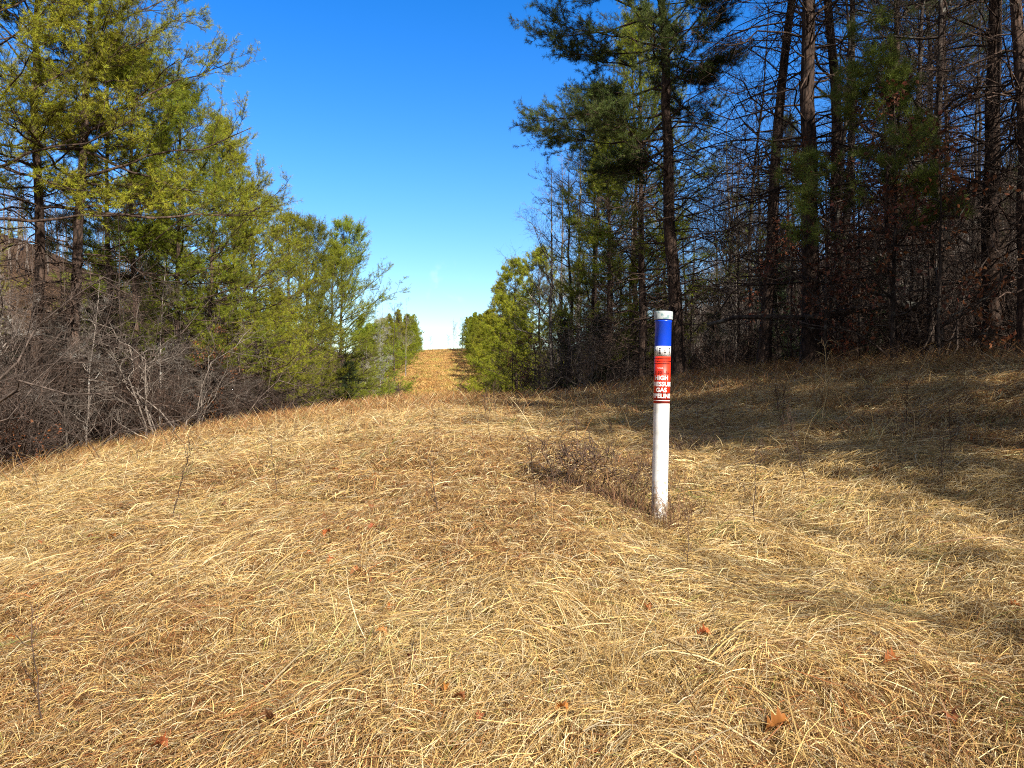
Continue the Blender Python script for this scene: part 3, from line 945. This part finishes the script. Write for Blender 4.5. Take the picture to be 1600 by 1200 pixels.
# ------------------------------------------------------------------ tree prototypes
EP = [pine(101, 12.5, 0.15, 0.30, 3.4, 0.3, 0.20, 18, crook=.005, whorl=.55, sec=10, twigs=9, pw=.62), pine(102, 12.5, 0.13, 0.34, 3.1, 0.4, 0.24, 20, lean=(.03, .0), crook=.007, whorl=.6, sec=10, twigs=9, pw=.62),
      pine(103, 12.0, 0.14, 0.28, 3.6, 0.25, 0.18, 16, crook=.006, whorl=.55, sec=10, twigs=9, pw=.58),
      pine(104, 12.5, 0.14, 0.44, 2.8, 0.25, None, 48, crook=.005, whorl=.5, sec=10, twigs=9, pw=.7), pine(105, 12.5, 0.12, 0.48, 2.4, 0.25, None, 44, lean=(.03, .0), crook=.007, whorl=.5, sec=10, twigs=9, pw=.7)]
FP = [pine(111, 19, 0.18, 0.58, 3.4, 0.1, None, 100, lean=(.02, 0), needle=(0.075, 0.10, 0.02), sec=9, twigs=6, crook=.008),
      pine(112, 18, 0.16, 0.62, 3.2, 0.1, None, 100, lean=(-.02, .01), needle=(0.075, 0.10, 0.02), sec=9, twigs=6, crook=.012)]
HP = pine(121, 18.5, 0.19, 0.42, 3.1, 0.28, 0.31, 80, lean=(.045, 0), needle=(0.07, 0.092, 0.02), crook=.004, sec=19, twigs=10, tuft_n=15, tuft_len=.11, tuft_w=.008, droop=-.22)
BP = [pine(131, 14, 0.16, 0.12, 4.2, 0.1, None, 0, whorl=.55, tuft_len=.16, tuft_w=.017, tuft_n=11, sec=9, twigs=6, pw=.8, crook=.004), pine(132, 13, 0.15, 0.10, 4.0, 0.1, None, 0, whorl=.6, tuft_len=.16, tuft_w=.017, tuft_n=11, sec=9, twigs=6, pw=.9, crook=.005),
      pine(133, 13, 0.15, 0.2, 3.8, 0.1, None, 6, whorl=.6, tuft_len=.16, tuft_w=.017, tuft_n=11, sec=9, twigs=6, pw=.62, crook=.006)]
YP = pine(141, 6, 0.06, 0.55, 1.9, 0.5, None, 10, whorl=.5, needle=(.15, .18, .03), tuft_len=.17, tuft_w=.008, pw=.22, crook=.02, lean=(.05, .03), sec=9, twigs=6)
CD = [cedar(151, 5, 1.1), cedar(152, 4, 0.9)]
BT = [bare_tree(201, 14, 0.13, 0.28, 18, 0.26), bare_tree(202, 13, 0.10, 0.35, 16, 0.22, R(56)), bare_tree(203, 12, 0.11, 0.22, 18, 0.28, R(40), 'dark_bark', crook=.008),
      bare_tree(204, 15, 0.12, 0.3, 18, 0.24, R(50), 'dark_bark')]
DT = [bare_tree(251, 13, 0.07, 0.2, 24, 0.26, R(38), 'dark_bark', crook=.010, lean=(.04, .02)), bare_tree(252, 11, 0.06, 0.15, 24, 0.28, R(34), 'dark_bark', crook=.012, lean=(-.05, .02)), bare_tree(253, 12, 0.08, 0.25, 22, 0.24, R(44), 'dark_bark', crook=.014)]
SP = [bare_tree(211, 7, 0.035, 0.2, 14, 0.2, R(50), 'dark_bark', lean=(.06, .02), crook=.008), bare_tree(212, 6, 0.03, 0.15, 14, 0.22, R(45), 'grey_bark', lean=(-.05, .03), crook=.008),
      bare_tree(213, 8, 0.04, 0.3, 12, 0.18, R(52), 'brown_twig', crook=.006)]
OK_ = [bare_tree(221, 5, 0.035, 0.15, 14, 0.32, R(25), 'dark_bark', leaves=(.75, (0.17, 0.06, 0.035)), twig=False), bare_tree(222, 4.2, 0.03, 0.12, 14, 0.34, R(22), 'dark_bark', leaves=(.7, (0.25, 0.09, 0.04)), twig=False)]
SH = [shrub(301, 2.6, 14, R(24), 'shrub_twig', .15), shrub(302, 2.0, 16, R(32), 'brown_twig', .2), shrub(303, 3.2, 12, R(28), 'shrub_twig', .3, thick=.016), shrub(304, 1.5, 18, R(34), 'brown_twig', .1)]
RS = shrub(311, 1.7, 12, R(28), 'brown_twig', .15, leaves=(.35, (0.30, 0.085, 0.03), .08))
GS = shrub(241, 4.2, 9, R(34), 'pale_twig', .3, thick=.02, sub=6)
PB = bare_tree(231, 10, 0.035, 0.25, 30, 0.2, R(50), 'pale_bark')

rp = np.random.default_rng(5)


def gz(x, y): return float(G(x, y)) - 0.03


def put(proto, name, px, Yd, rz, sc_, label, cat, group=None, tilt=(0, 0)):
    x, y = at(px, Yd)
    return place(proto, name, (x, y, gz(x, y)), rz, sc_, label, cat, group, tilt)


# left edge pines: (pixel column, distance, prototype, height factor, label)
LEFT = [(-75, 14.0, 3, .98, 'tall pine cut by the left edge, crown filling the upper left corner'),
        (45, 15.5, 4, 1.05, 'slender left pine with bare dark trunk, second from the left edge'),
        (110, 16.0, 3, 1.02, 'pine with the thickest dark trunk among the left trees'),
        (165, 19.5, 4, .88, 'pine just behind and right of the thickest left trunk'),
        (208, 19.0, 4, 0.80, 'pine with thin reddish upper trunk above grey bare shrub'),
        (275, 22.0, 1, 0.82, 'sunlit pine whose branch tips step into the sky at upper left'),
        (325, 25.5, 1, 0.86, 'sunlit pine just right of the one with stepped branch tips'),
        (370, 28.5, 0, 0.86, 'yellow green pine halfway down the left tree line'),
        (410, 33, 2, 0.90, 'left pine with low bright boughs over brown brush'),
        (450, 38.5, 0, 0.93, 'left pine between the low boughed one and the dense one'),
        (482, 45, 2, 1.1, 'dense left pine in front of the last tall one'),
        (512, 53, 1, 1.12, 'slim pine half hidden behind the dense left pine'),
        (532, 60, 2, 1.48, 'last tall pine of the left row, tip against the sky')]
for i, (px, Yd, k, f, lab) in enumerate(LEFT):
    put(EP[k], 'pine_tree', px, Yd, rp.normal(0, .35), f, lab, 'pine tree', 'pines along the left edge of the cut', tilt=(rp.normal(0, .02), rp.normal(0, .02)))

# right big pines
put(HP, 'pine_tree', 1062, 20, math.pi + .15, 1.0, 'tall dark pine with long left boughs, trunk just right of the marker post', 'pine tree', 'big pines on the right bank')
RIGHT = [(1192, 19, 1, 1.0, 2.6, 'crooked pine whose trunk bends left near its top'),
         (1268, 15, 0, 1.0, 2.9, 'thickest right trunk, straight dark pine rising from oak brush'),
         (1330, 17.5, 1, 0.95, 0.6, 'straight pine right of the thickest trunk, above green young pine'),
         (1392, 23, 0, 0.9, 1.7, 'thin pine of a close pair over the young green pine'),
         (1447, 19, 1, 0.85, 4.0, 'slim pine behind the young green pine, right of the close pair'),
         (1549, 14.5, 0, 0.92, 2.2, 'stout pine near the right edge in front of the brown hillside'),
         (1606, 13, 1, 0.9, 5.0, 'pine trunk cut by the right edge of the picture')]
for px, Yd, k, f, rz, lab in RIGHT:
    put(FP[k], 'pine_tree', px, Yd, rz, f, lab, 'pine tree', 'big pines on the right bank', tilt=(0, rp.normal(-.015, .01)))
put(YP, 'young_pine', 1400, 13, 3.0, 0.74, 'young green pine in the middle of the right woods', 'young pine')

# pines on the far slope, both sides of the cut
def far_row(side, ss, group, lab):
    for j, s_ in enumerate(ss):
        t_ = side * (9.0 + rp.uniform(0.2, 2.6) + (2.2 if side < 0 and s_ < 190 else 0))
        x, y = from_st(s_, t_)
        place(BP[j % 3], 'pine_tree', (x, y, gz(x, y)), rp.uniform(0, 6.28), rp.uniform(.8, 1.1) * (1 if s_ > 120 else 1.08), lab, 'pine tree', group)
far_row(-1, np.linspace(122, 290, 22), 'pines up the left side of the far slope', 'bushy pine in the row up the left side of the far slope')
for px, Yd, k, f, lab in ((842, 54, 2, .95, 'pine nearest the dark cedars in the far right cluster'), (806, 66, 2, 1.1, 'tallest sunlit pine of the far right cluster'), (782, 82, 0, 1.05, 'bushy pine in the middle of the far right cluster'), (776, 98, 1, .92, 'bright low pine at the left foot of the far right cluster')):
    put(BP[k], 'pine_tree', px, Yd, rp.uniform(0, 6.28), f, lab, 'pine tree', 'cluster of pines at the far right')
far_row(1, np.concatenate([np.linspace(104, 118, 3), np.linspace(124, 290, 20)]), 'pines up the right side of the far slope', 'bushy sunlit pine in the row up the right side of the far slope')


def scatter(n, s0, s1, t0, t1, mind, seed):
    rg = np.random.default_rng(seed); out = []
    for _ in range(n * 30):
        p = (rg.uniform(s0, s1), rg.uniform(t0, t1))
        if all((p[0] - q[0]) ** 2 + (p[1] - q[1]) ** 2 > mind ** 2 for q in out): out.append(p)
        if len(out) >= n: break
    return out


def fill(pts, protos, name, smin, smax, label, cat, group):
    for s_, t_ in pts:
        x, y = from_st(s_, t_)
        place(protos[rp.integers(len(protos))], name, (x, y, gz(x, y)), rp.uniform(0, 6.28), rp.uniform(smin, smax), label, cat, group, tilt=(rp.normal(0, .03), rp.normal(0, .03)))


# woods behind the first rows
fill(scatter(9, 16, 60, 12, 34, 4.0, 1), FP, 'pine_tree', .75, 1.05, 'dark pine standing back inside the right woods', 'pine tree', 'pines inside the right woods')
fill(scatter(34, 10.5, 34, 8.4, 17, 1.3, 82), DT, 'bare_tree', .55, 1.0, 'dark slender leafless tree just inside the right tree line', 'bare tree', 'dark bare trees along the right bank')
fill(scatter(48, 11, 75, 8.6, 40, 1.9, 2), BT, 'bare_tree', .6, 1.1, 'leafless tree standing back inside the right woods', 'bare tree', 'bare trees inside the right woods')
fill(scatter(110, 7, 55, 8.0, 22, 0.9, 3), SP, 'sapling', .6, 1.15, 'thin leafless sapling among the right trunks', 'sapling', 'saplings in the right woods')
fill(scatter(16, 16, 70, -26, -11, 2.6, 4), EP, 'pine_tree', .8, 1.05, 'pine standing behind the left front row', 'pine tree', 'pines inside the left woods')
fill(scatter(30, 10, 75, -32, -9, 2.4, 6), BT, 'bare_tree', .55, .85, 'leafless tree standing back inside the left woods', 'bare tree', 'bare trees inside the left woods')
fill(scatter(40, 11, 60, -14, -7.8, 1.2, 7), SP, 'sapling', .45, .9, 'thin leafless sapling among the left trunks', 'sapling', 'saplings in the left woods')
fill(scatter(34, 11, 34, -9.4, -7.1, .8, 73), SP[1:2] + SP[:1], 'sapling', .5, .85, 'slim grey sapling standing in the brush before the left pines', 'sapling', 'saplings in the left brush')
# woods right of and behind the camera, whose shade falls into the picture
for s_, t_, f, k in ((6.4, 9.8, .98, 3), (4.0, 8.7, .98, 1), (1.2, 9.0, 1.0, 4), (-1.6, 8.8, .98, 0), (-4.6, 9.2, .92, 3), (-7.5, 9.0, .66, 1), (4.6, 12.6, 1.0, 4), (-1.4, 12.6, .9, 3)):
    x, y = from_st(s_, t_)
    place(EP[k], 'pine_tree', (x, y, gz(x, y)), rp.uniform(0, 6.28), f, 'pine beside the clearing right of the viewer', 'pine tree', 'pines beside the viewer')
fill(scatter(9, -24, -5, 8.4, 12.5, 3.2, 8), EP, 'pine_tree', .5, .66, 'small pine right of the clearing behind the viewer', 'pine tree', 'pines right of the viewer')
fill(scatter(7, -26, 8, 13, 24, 4.0, 28), FP, 'pine_tree', .6, .75, 'tall pine deep in the woods right of the viewer', 'pine tree', 'tall pines right of the viewer')
fill(scatter(20, -20, 7, 8.0, 16, 1.8, 9), BT, 'bare_tree', .5, .8, 'leafless tree right of the clearing beside the viewer', 'bare tree', 'bare trees right of the viewer')
# brush at the feet of the trees
fill(scatter(100, 10, 60, -11.0, -7.0, .55, 12), SH, 'bare_shrub', .7, 1.8, 'tangled leafless shrub at the foot of the left trees', 'shrub', 'bare shrubs along the left edge')
fill(scatter(130, 8, 60, 8.3, 16, .7, 13), SH, 'bare_shrub', .7, 1.5, 'tangled leafless shrub under the right trees', 'shrub', 'bare shrubs along the right edge')
fill(scatter(26, 60, 130, -10, -6.6, 1.6, 14), SH, 'bare_shrub', 1.0, 1.7, 'pinkish leafless shrub in the dip left of the cut', 'shrub', 'bare shrubs in the dip')
fill(scatter(14, 55, 120, -16, -8.5, 2.5, 15), BT, 'bare_tree', .5, .75, 'grey leafless tree beside the dip left of the cut', 'bare tree', 'bare trees beside the dip')
fill(scatter(16, 30, 62, 7.6, 14, 1.8, 16), BT, 'bare_tree', .55, .95, 'grey leafless tree before the far right pines', 'bare tree', 'bare trees before the far right pines')
fill(scatter(8, 275, 320, -20, -7.5, 3, 18), BT, 'bare_tree', .7, 1.1, 'leafless tree on the crest left of the cut', 'bare tree', 'bare trees on the far crest left')
fill(scatter(8, 270, 320, 7, 20, 3, 19), BT, 'bare_tree', .7, 1.1, 'leafless tree on the crest right of the cut', 'bare tree', 'bare trees on the far crest right')
for px, Yd, k, f, lab in ((598, 140, 0, 1.15, 'twiggy bare tree top showing left above the far left pines'), (616, 152, 2, 1.35, 'tallest bare tree top showing above the far left pines'), (634, 165, 1, 1.3, 'bare tree top showing right above the far left pines'),
                          (709, 322, 0, 1.2, 'bare tree on the skyline at the right end of the cut'), (701, 338, 2, .9, 'small bare tree on the skyline just left of the one at the right end'), (672, 330, 2, .8, 'little bare tree on the skyline at the left end of the cut')):
    put(BT[k], 'bare_tree', px, Yd, px * 1.0, f, lab, 'bare tree')
# dark wall of pines and brush left of the tall pine
for px, Yd, k, f, lab in ((930, 40, 0, .9, 'dark pine left of the tall pine, middle of three'), (985, 34, 1, .95, 'dark pine nearest on the left of the tall pine'), (955, 47, 0, .8, 'dark pine farthest back of the three beside the tall pine')):
    put(FP[k], 'pine_tree', px, Yd, px * .7, f, lab, 'pine tree')
for px, Yd, k, f, rz, lab in ((1003, 27, 0, 1.08, .1, 'full crowned pine just left of the tall pine with long boughs'), (955, 33, 2, .98, -.2, 'shorter full pine at the outer left end of the right woods')):
    put(EP[k], 'pine_tree', px, Yd, rz, f, lab, 'pine tree')
for px, Yd, k, f, lab in ((905, 44, 2, .72, 'low shady pine behind the dark cedars'), (955, 36, 0, .62, 'low shady pine between cedar and tall pine'), (1005, 30, 2, .5, 'small shady pine at the foot of the tall pine')):
    put(EP[k], 'pine_tree', px, Yd, px * .9, f, lab, 'pine tree')
for px, Yd, k, f, lab in ((822, 38, 2, 1.35, 'dark arching shrub left of the low oak'), (850, 34, 0, 1.6, 'dark tall shrub before the cluster of far right pines'), (882, 31, 2, 1.3, 'dark shrub in front of the left dark cedar'), (915, 28, 0, 1.5, 'dark shrub in front of the right dark cedar'), (955, 27, 2, 1.3, 'dark shrub left of the tall pine trunk')):
    put(SH[k], 'bare_shrub', px, Yd, px * .8, f, lab, 'shrub')
put(GS, 'grey_shrub', 925, 25, 1.2, .95, 'pale arching shrub at the dark edge left of the marker post', 'shrub')
# leafy oaks
for px, Yd, k, f, lab in ((1290, 13.5, 0, .85, 'oak sapling with rusty dead leaves left of the thick right trunk'), (1395, 12.6, 0, .95, 'oak sapling with dark red brown leaves under the young pine'),
                          (1465, 12.0, 1, .9, 'oak sapling with dead leaves right of the young pine'), (1345, 14.5, 1, 1.0, 'oak sapling with dull brown leaves behind the fallen limb'),
                          (1235, 17, 1, .9, 'oak sapling with brown leaves between the two large right trunks'),
                          (325, 21, 1, .75, 'oak sapling with orange brown leaves under the left pines'),
                          (800, 40, 1, 1.0, 'oak sapling with red brown leaves before the far right pines'), (835, 36, 0, .8, 'low oak with brown leaves at the far end of the right bank')):
    put(OK_[k], 'oak_sapling', px, Yd, rp.uniform(0, 6), f, lab, 'oak sapling')
fill(scatter(16, 15, 50, -14, -9.6, 1.5, 71), CD, 'cedar_tree', .7, 1.15, 'dark young cedar in the shade behind the left trunks', 'cedar tree', 'cedars under the left pines')
fill(scatter(14, 18, 60, 9.6, 16, 1.8, 72), CD, 'cedar_tree', .6, 1.0, 'dark young cedar in the shade of the right woods', 'cedar tree', 'cedars under the right pines')
for px, Yd, f, rz, lab in ((235, 15.6, .95, 0, 'large pale grey shrub with arching twigs before the left pines'), (310, 19.5, .8, 3.1, 'grey arching shrub beside the orange leaved oak'), (100, 14.4, .55, 4.0, 'crooked pale grey shrub under the thickest left trunk')):
    put(GS, 'grey_shrub', px, Yd, rz, f, lab, 'shrub')
put(BT[1], 'bare_tree', 878, 46, 0, 1.22, 'tall grey leafless tree against the sky left of the dark pine', 'bare tree')
put(BT[0], 'bare_tree', 862, 42, 1, 1.0, 'grey leafless tree farthest left of the right woods, against the sky', 'bare tree')
put(BT[2], 'bare_tree', 925, 34, 5, 1.05, 'spreading grey leafless tree just left of the tall dark pine', 'bare tree')
put(BT[2], 'bare_tree', 890, 37, 3, 1.0, 'grey leafless tree with a wide twiggy top left of the spreading one', 'bare tree')
put(BT[0], 'bare_tree', 905, 40, 2, 1.05, 'grey leafless tree right behind the dark cedars', 'bare tree')
put(RS, 'leafy_shrub', 4, 12.2, 0, .75, 'small rust red leaved shrub at the left edge of the clearing', 'shrub')
put(RS, 'leafy_shrub', -14, 12.6, 2, 0.65, 'rusty shrub cut by the left edge of the picture', 'shrub')
put(PB, 'birch_tree', 594, 78, 0, 1.2, 'white stemmed slim tree in the gap of the left row', 'birch')
put(CD[0], 'cedar_tree', 545, 44, 0, 0.9, 'dark cedar at the right end of the left brush', 'cedar tree')
put(CD[0], 'cedar_tree', 885, 38, 1, .95, 'dark cedar left of the tall pine behind the marker post', 'cedar tree')
put(CD[1], 'cedar_tree', 935, 33, 2, .95, 'shadowy cedar closest to the tall pine with long boughs', 'cedar tree')

# woods on the distant hillsides: one far mass
def far_woods():
    g = Geo(); rg = np.random.default_rng(77)
    P, Rr = [], []
    n = 1050
    s_ = rg.uniform(30, 260, n); t_ = np.where(rg.random(n) < .45, rg.uniform(46, 130, n), -rg.uniform(36, 120, n))
    x, y = from_st(s_, t_)
    z = G(x, y)
    H = rg.uniform(9, 15, n)
    S = np.stack([x, y, z], -1)
    D = unit(np.stack([rg.normal(0, .03, n), rg.normal(0, .03, n), np.ones(n)], -1))
    T0 = paths(rg, S, D, H, 5, 0, .06)
    V, q = tubes(T0, taper(H * .011, 5, .2), 4)
    g.add(V, q, None, (0.20, 0.16, 0.13))
    a, b, pi, pt = spawn(rg, T0, 9, .3, 1, R(38), R(10))
    P1 = paths(rg, a, b, H[pi] * .28 * (1.2 - pt * .8), 4, .1, .3)
    V, q = tubes(P1, taper(np.full(len(P1), .035), 4, .3), 3); g.add(V, q, None, (0.22, 0.165, 0.13))
    a, b, pi2, pt2 = spawn(rg, P1, 6, .2, 1, R(38), R(12))
    P2 = paths(rg, a, b, rg.uniform(.5, 1.5, len(a)), 3, .1, .3)
    V, q = tubes(P2, taper(np.full(len(P2), .016), 3, .5), 3); g.add(V, q, None, (0.24, 0.175, 0.135))
    return g.mesh('distant_woods', M['straw'], True)
tag(link('distant_woods', far_woods()), 'leafless brown woods on the distant hillsides', 'woods', kind='stuff')

# fallen limb across the right bank
def limb():
    rg = np.random.default_rng(31)
    pts = [(1105, 15.2, 508), (1150, 15.0, 499), (1215, 14.6, 497), (1280, 14.3, 495), (1340, 14.0, 486), (1400, 13.8, 474), (1440, 13.7, 478)]
    P = np.array([[(a - 800) / 1164 * d, d, EYE + (600 - yy) / 1164 * d] for a, d, yy in pts])
    o = P.mean(0); o[2] = float(G(o[0], o[1]))
    P = P - o
    tt = np.linspace(0, 1, 7); uu = np.linspace(0, 1, 20)
    P = np.stack([np.interp(uu, tt, P[:, k]) for k in range(3)], -1)[None]
    P = P + np.cumsum(rg.normal(0, .012, P.shape), axis=1)
    main, side = Geo(), Geo()
    main.add(*tubes(P, np.linspace(.03, .085, 20)[None], 8))
    a, b, pi, pt = spawn(rg, P, 16, .05, .95, R(50), R(15))
    b[:, 2] = -np.abs(b[:, 2]) * .8
    Q = paths(rg, a, unit(b), rg.uniform(.4, 1.1, len(a)), 5, -.1, .4)
    side.add(*tubes(Q, taper(np.full(len(Q), .012), 5, .3), 4))
    a, b, pi, pt = spawn(rg, Q, 5, .2, 1, R(45), R(12))
    Q = paths(rg, a, b, rg.uniform(.15, .5, len(a)), 3, 0, .3)
    side.add(*tubes(Q, taper(np.full(len(Q), .005), 3, .4), 3))
    root = bpy.data.objects.new('fallen_limb', None); COL.objects.link(root); root.location = o
    tag(root, 'long dark fallen limb lying level across the right trunks', 'fallen limb')
    link('limb', main.mesh('limb', M['dark_bark'], True), root)
    link('twigs', side.mesh('limb_twigs', M['dark_bark'], True), root)
limb()

# ------------------------------------------------------------------ small plants and leaves in the clearing
def stalk(seed, H, nb, lean, mat='brown_twig', bow=0.0, th=.0038, drop=False):
    rg = np.random.default_rng(seed); g = Geo()
    P = paths(rg, np.array([[0, 0, -.03]]), unit(np.array([[lean, .05, 1.0]])), np.array([H]), 12, -bow, .12)
    if bow: P[0, :, 0] += bow * H * np.linspace(0, 1, 12) ** 3 * .8
    g.add(*tubes(P, taper(np.array([th]), 12, .45), 5))
    if nb:
        a, b, pi, pt = spawn(rg, P, nb, .3, .98, R(38), R(12))
        Q = paths(rg, a, b, H * rg.uniform(.1, .28, len(a)), 4, -.5 if drop else .15, .3)
        g.add(*tubes(Q, taper(np.full(len(Q), th * .55), 4, .5), 3))
        a, b, pi, pt = spawn(rg, Q, 3, .3, 1, R(35), R(12))
        Q = paths(rg, a, b, rg.uniform(.02, .07, len(a)), 3, 0, .2)
        g.add(*tubes(Q, taper(np.full(len(Q), th * .4), 3, .6), 3))
    return g.mesh('stalk', M[mat], True)


M['straw_stem'] = mat_plain('pale_straw_stem', (0.55, 0.42, 0.2), .6, .3, (0.4, .27, .11), 20)
STK = [stalk(401, .62, 7, .06), stalk(402, .5, 6, -.12), stalk(403, .7, 10, .1), stalk(404, .45, 8, .2)]


def put_stalk(me, x, y, rz, f, lab, cat, group=None, name='weed_stalk'):
    o = link(name, me, None, (x, y, gz(x, y)), rz)
    o.scale = (f, f, f)
    tag(o, lab, cat, group)
    return o


for px, Yd, k, f, rz, lab in ((1180, 4.45, 0, .95, 0.4, 'brown branching weed stalk right of the marker post'), (72, 2.55, 0, .75, 2.5, 'dark dead stalk in the lower left corner'),
                              (268, 5.0, 2, .95, 0, 'tall dead stalk in the left middle of the field'), (435, 5.4, 0, .8, 3, 'reddish bare stalk left of the field centre'),
                              (685, 4.6, 1, .9, 1, 'lone dark stalk near the centre of the field'), (770, 7.2, 2, .9, 2, 'upright weed stalk left of the brown weed patch')):
    x, y = at(px, Yd); put_stalk(STK[k], x, y, rz, f, lab, 'weed stalk')
for s_, t_ in scatter(105, 3.2, 20, -6.5, 6, .4, 41):
    x, y = from_st(s_, t_)
    put_stalk(STK[rp.integers(4)], x, y, rp.uniform(0, 6), rp.uniform(.5, 1.0), 'thin brown weed stalk standing out of the flattened grass', 'weed stalk', 'weed stalks scattered over the field')
T1 = stalk(411, 1.05, 9, -.12, 'straw_stem', .12, .0045, True)
x, y = at(1282, 7.4); put_stalk(T1, x, y, 3.0, 1.0, 'tall pale grass stalk with drooping seed head on the shaded bank', 'grass stalk', name='grass_stalk')
x, y = at(1335, 7.8); put_stalk(stalk(412, 1.0, 0, -.5, 'straw_stem', .5, .004), x, y, 0.3, 1.0, 'bent pale stem arching over the shaded bank', 'grass stalk', name='grass_stalk')
x, y = at(1360, 5.8); put_stalk(stalk(413, .62, 3, .45, 'straw_stem', .2, .0035), x, y, 0.2, 1.0, 'short pale stem leaning right at the shade edge', 'grass stalk', name='grass_stalk')


def clump(seed, H, n, cols, spread):
    rg = np.random.default_rng(seed); g = Geo()
    az = rg.uniform(0, 6.28, n); el = R(90) - np.abs(rg.normal(0, spread, n))
    D = np.stack([np.cos(az) * np.cos(el), np.sin(az) * np.cos(el), np.sin(el)], -1)
    S = np.zeros((n, 3)); S[:, :2] = rg.normal(0, .09, (n, 2)); S[:, 2] = -.03
    P = paths(rg, S, D, H * rg.uniform(.4, 1.1, n), 5, -.25, .3)
    V, q = tubes(P, taper(np.full(n, .0022), 5, .4), 3)
    g.add(V, q, None, np.repeat(np.clip(pick(rg, n, cols, np.ones(len(cols))) * (1 + rg.normal(0, .2, (n, 1))), .01, .9), 15, axis=0))
    return g.mesh('clump', M['straw'])


BRW = [(0.20, 0.10, 0.05), (0.30, 0.17, 0.08), (0.11, 0.055, 0.03), (0.16, 0.08, 0.045)]
WC = [clump(341, .42, 90, BRW, R(48)), clump(342, .34, 80, BRW, R(56))]
WB = [shrub(321, .5, 13, R(42), 'brown_twig', .2, thick=.0025, sub=3), shrub(322, .4, 14, R(50), 'brown_twig', .3, thick=.0025, sub=3)]
for s_, t_ in [to_st(*at(px_, Y_)) for px_, Y_ in ((1016, 4.55), (1048, 4.6), (1034, 4.47), (1008, 4.7), (985, 4.75), (1000, 4.95), (1045, 4.95), (955, 4.8), (1060, 5.3), (930, 4.95), (905, 5.1), (975, 5.05), (940, 5.2), (885, 5.35), (990, 5.3), (960, 5.5), (915, 5.5), (870, 5.2), (1000, 5.7), (935, 5.8))]:
    x, y = from_st(s_, t_)
    o = link('weed_clump', WC[rp.integers(2)], None, (x, y, gz(x, y)), rp.uniform(0, 6))
    o.scale = [rp.uniform(.8, 1.3)] * 3
    tag(o, 'fine brown grassy tangle in the dark patch left of the marker post', 'weed clump', 'brown tangle left of the marker post')
for i, (px, Yd, f, lab) in enumerate(((905, 5.6, 1.0, 'dark brown weed clump left of the marker post, nearest of its patch'), (945, 6.0, 1.1, 'brown weed clump directly behind and left of the marker post'), (975, 5.25, .8, 'small weed clump touching the left foot of the marker post'),
                                      (880, 6.3, .9, 'brown weed clump at the far left end of the dark weed patch'), (1085, 6.6, .8, 'low weed clump in the shadow behind the marker post'))):
    x, y = at(px, Yd); place(WB[i % 2], 'weed_clump', (x, y, gz(x, y)), i * 1.3, f, lab, 'weed clump', 'weeds round the marker post')
TG = [clump(331, .75, 130, EDGE[:3], R(28)), clump(332, .5, 110, STRAW[:3], R(36))]
for px, Yd, k, f, lab in ((1290, 8.2, 0, 1.0, 'tall tawny grass tussock on the shaded bank'), (1018, 4.52, 1, .42, 'straw tuft hugging the foot of the marker post'), (1345, 6.2, 1, .8, 'grass tussock at the shade edge right of the marker post'),
                          (955, 2.75, 1, .75, 'upright tan tussock in the foreground centre'), (1000, 13.0, 0, .9, 'tawny tussock below the trees left of the marker post')):
    x, y = at(px, Yd)
    o = link('grass_tussock', TG[k], None, (x, y, gz(x, y)), px * .1); o.scale = (f, f, f)
    tag(o, lab, 'tussock')


def oak_leaf(seed):
    rg = np.random.default_rng(seed)
    L_ = 0.07
    side = [(0, .004), (.12, .012), (.22, .03), (.30, .016), (.42, .042), (.52, .02), (.66, .044), (.74, .022), (.86, .026), (1.0, .002)]
    V, T = [], []
    for u, w in side:
        zc = .026 * math.sin(u * 2.6) + rg.normal(0, .002)
        V += [(u * L_ - L_ / 2, 0, zc), (u * L_ - L_ / 2, w * .6, zc + w * .6 + rg.normal(0, .003)), (u * L_ - L_ / 2, -w * .6, zc + w * .5 + rg.normal(0, .003))]
    for i in range(len(side) - 1):
        a, b = i * 3, i * 3 + 3
        T += [(a, b, b + 1, a + 1), (a + 2, b + 2, b, a)]
    col = np.array([(0.40, 0.13, .035), (0.33, .12, .045), (.48, .17, .04), (.28, .12, .06)][seed % 4])
    return mesh_of('oak_leaf', np.array(V), np.array(T), tint=np.broadcast_to(col, (len(V), 3)), mat=M['leaf'])


OL = [oak_leaf(i) for i in range(4)]
def put_leaf(x, y, k, f, lab, group):
    o = link('fallen_leaf', OL[k], None, (x, y, float(G(x, y)) + .026), rp.uniform(0, 6.28))
    o.rotation_euler = (rp.normal(0, .35), rp.normal(0, .35), rp.uniform(0, 6.28)); o.scale = (f, f, f)
    tag(o, lab, 'fallen leaf', group)
def on_ground(px, py):
    d = np.linspace(1.5, 30, 3000)
    zz = (600 - py) / 1164 * d + EYE
    k = np.argmax(zz < G((px - 800) / 1164 * d, d) + .05)
    return (px - 800) / 1164 * d[k], d[k]
for px, py, k, f, lab in ((1014, 945, 2, .8, 'bright orange fallen leaf lying below the marker post'), (1100, 990, 0, 1.0, 'orange brown oak leaf on pale straw right of centre'), (1390, 1030, 0, 1.1, 'rusty oak leaf at the lower right'),
                          (1215, 1130, 0, 1.25, 'large curled brown leaf near the bottom right'), (878, 1105, 2, .8, 'orange leaf near the bottom centre'), (1490, 1120, 1, 1.1, 'brown oak leaf in the lower right corner'),
                          (715, 1085, 1, .7, 'small rust leaf left of bottom centre'), (250, 1160, 0, .9, 'rust coloured leaf in the lower left'), (420, 1125, 3, 1.0, 'dark curled leaf left of the bottom centre')):
    x, y = on_ground(px, py); put_leaf(x, y, k, f, lab, None)
for s_, t_ in scatter(120, 2.3, 7, -3.5, 4.5, .12, 51):
    x, y = from_st(s_, t_)
    put_leaf(x, y, int(rp.integers(4)), rp.uniform(.45, .95), 'brown dry leaf caught in the flattened grass', 'dry leaves scattered in the grass')
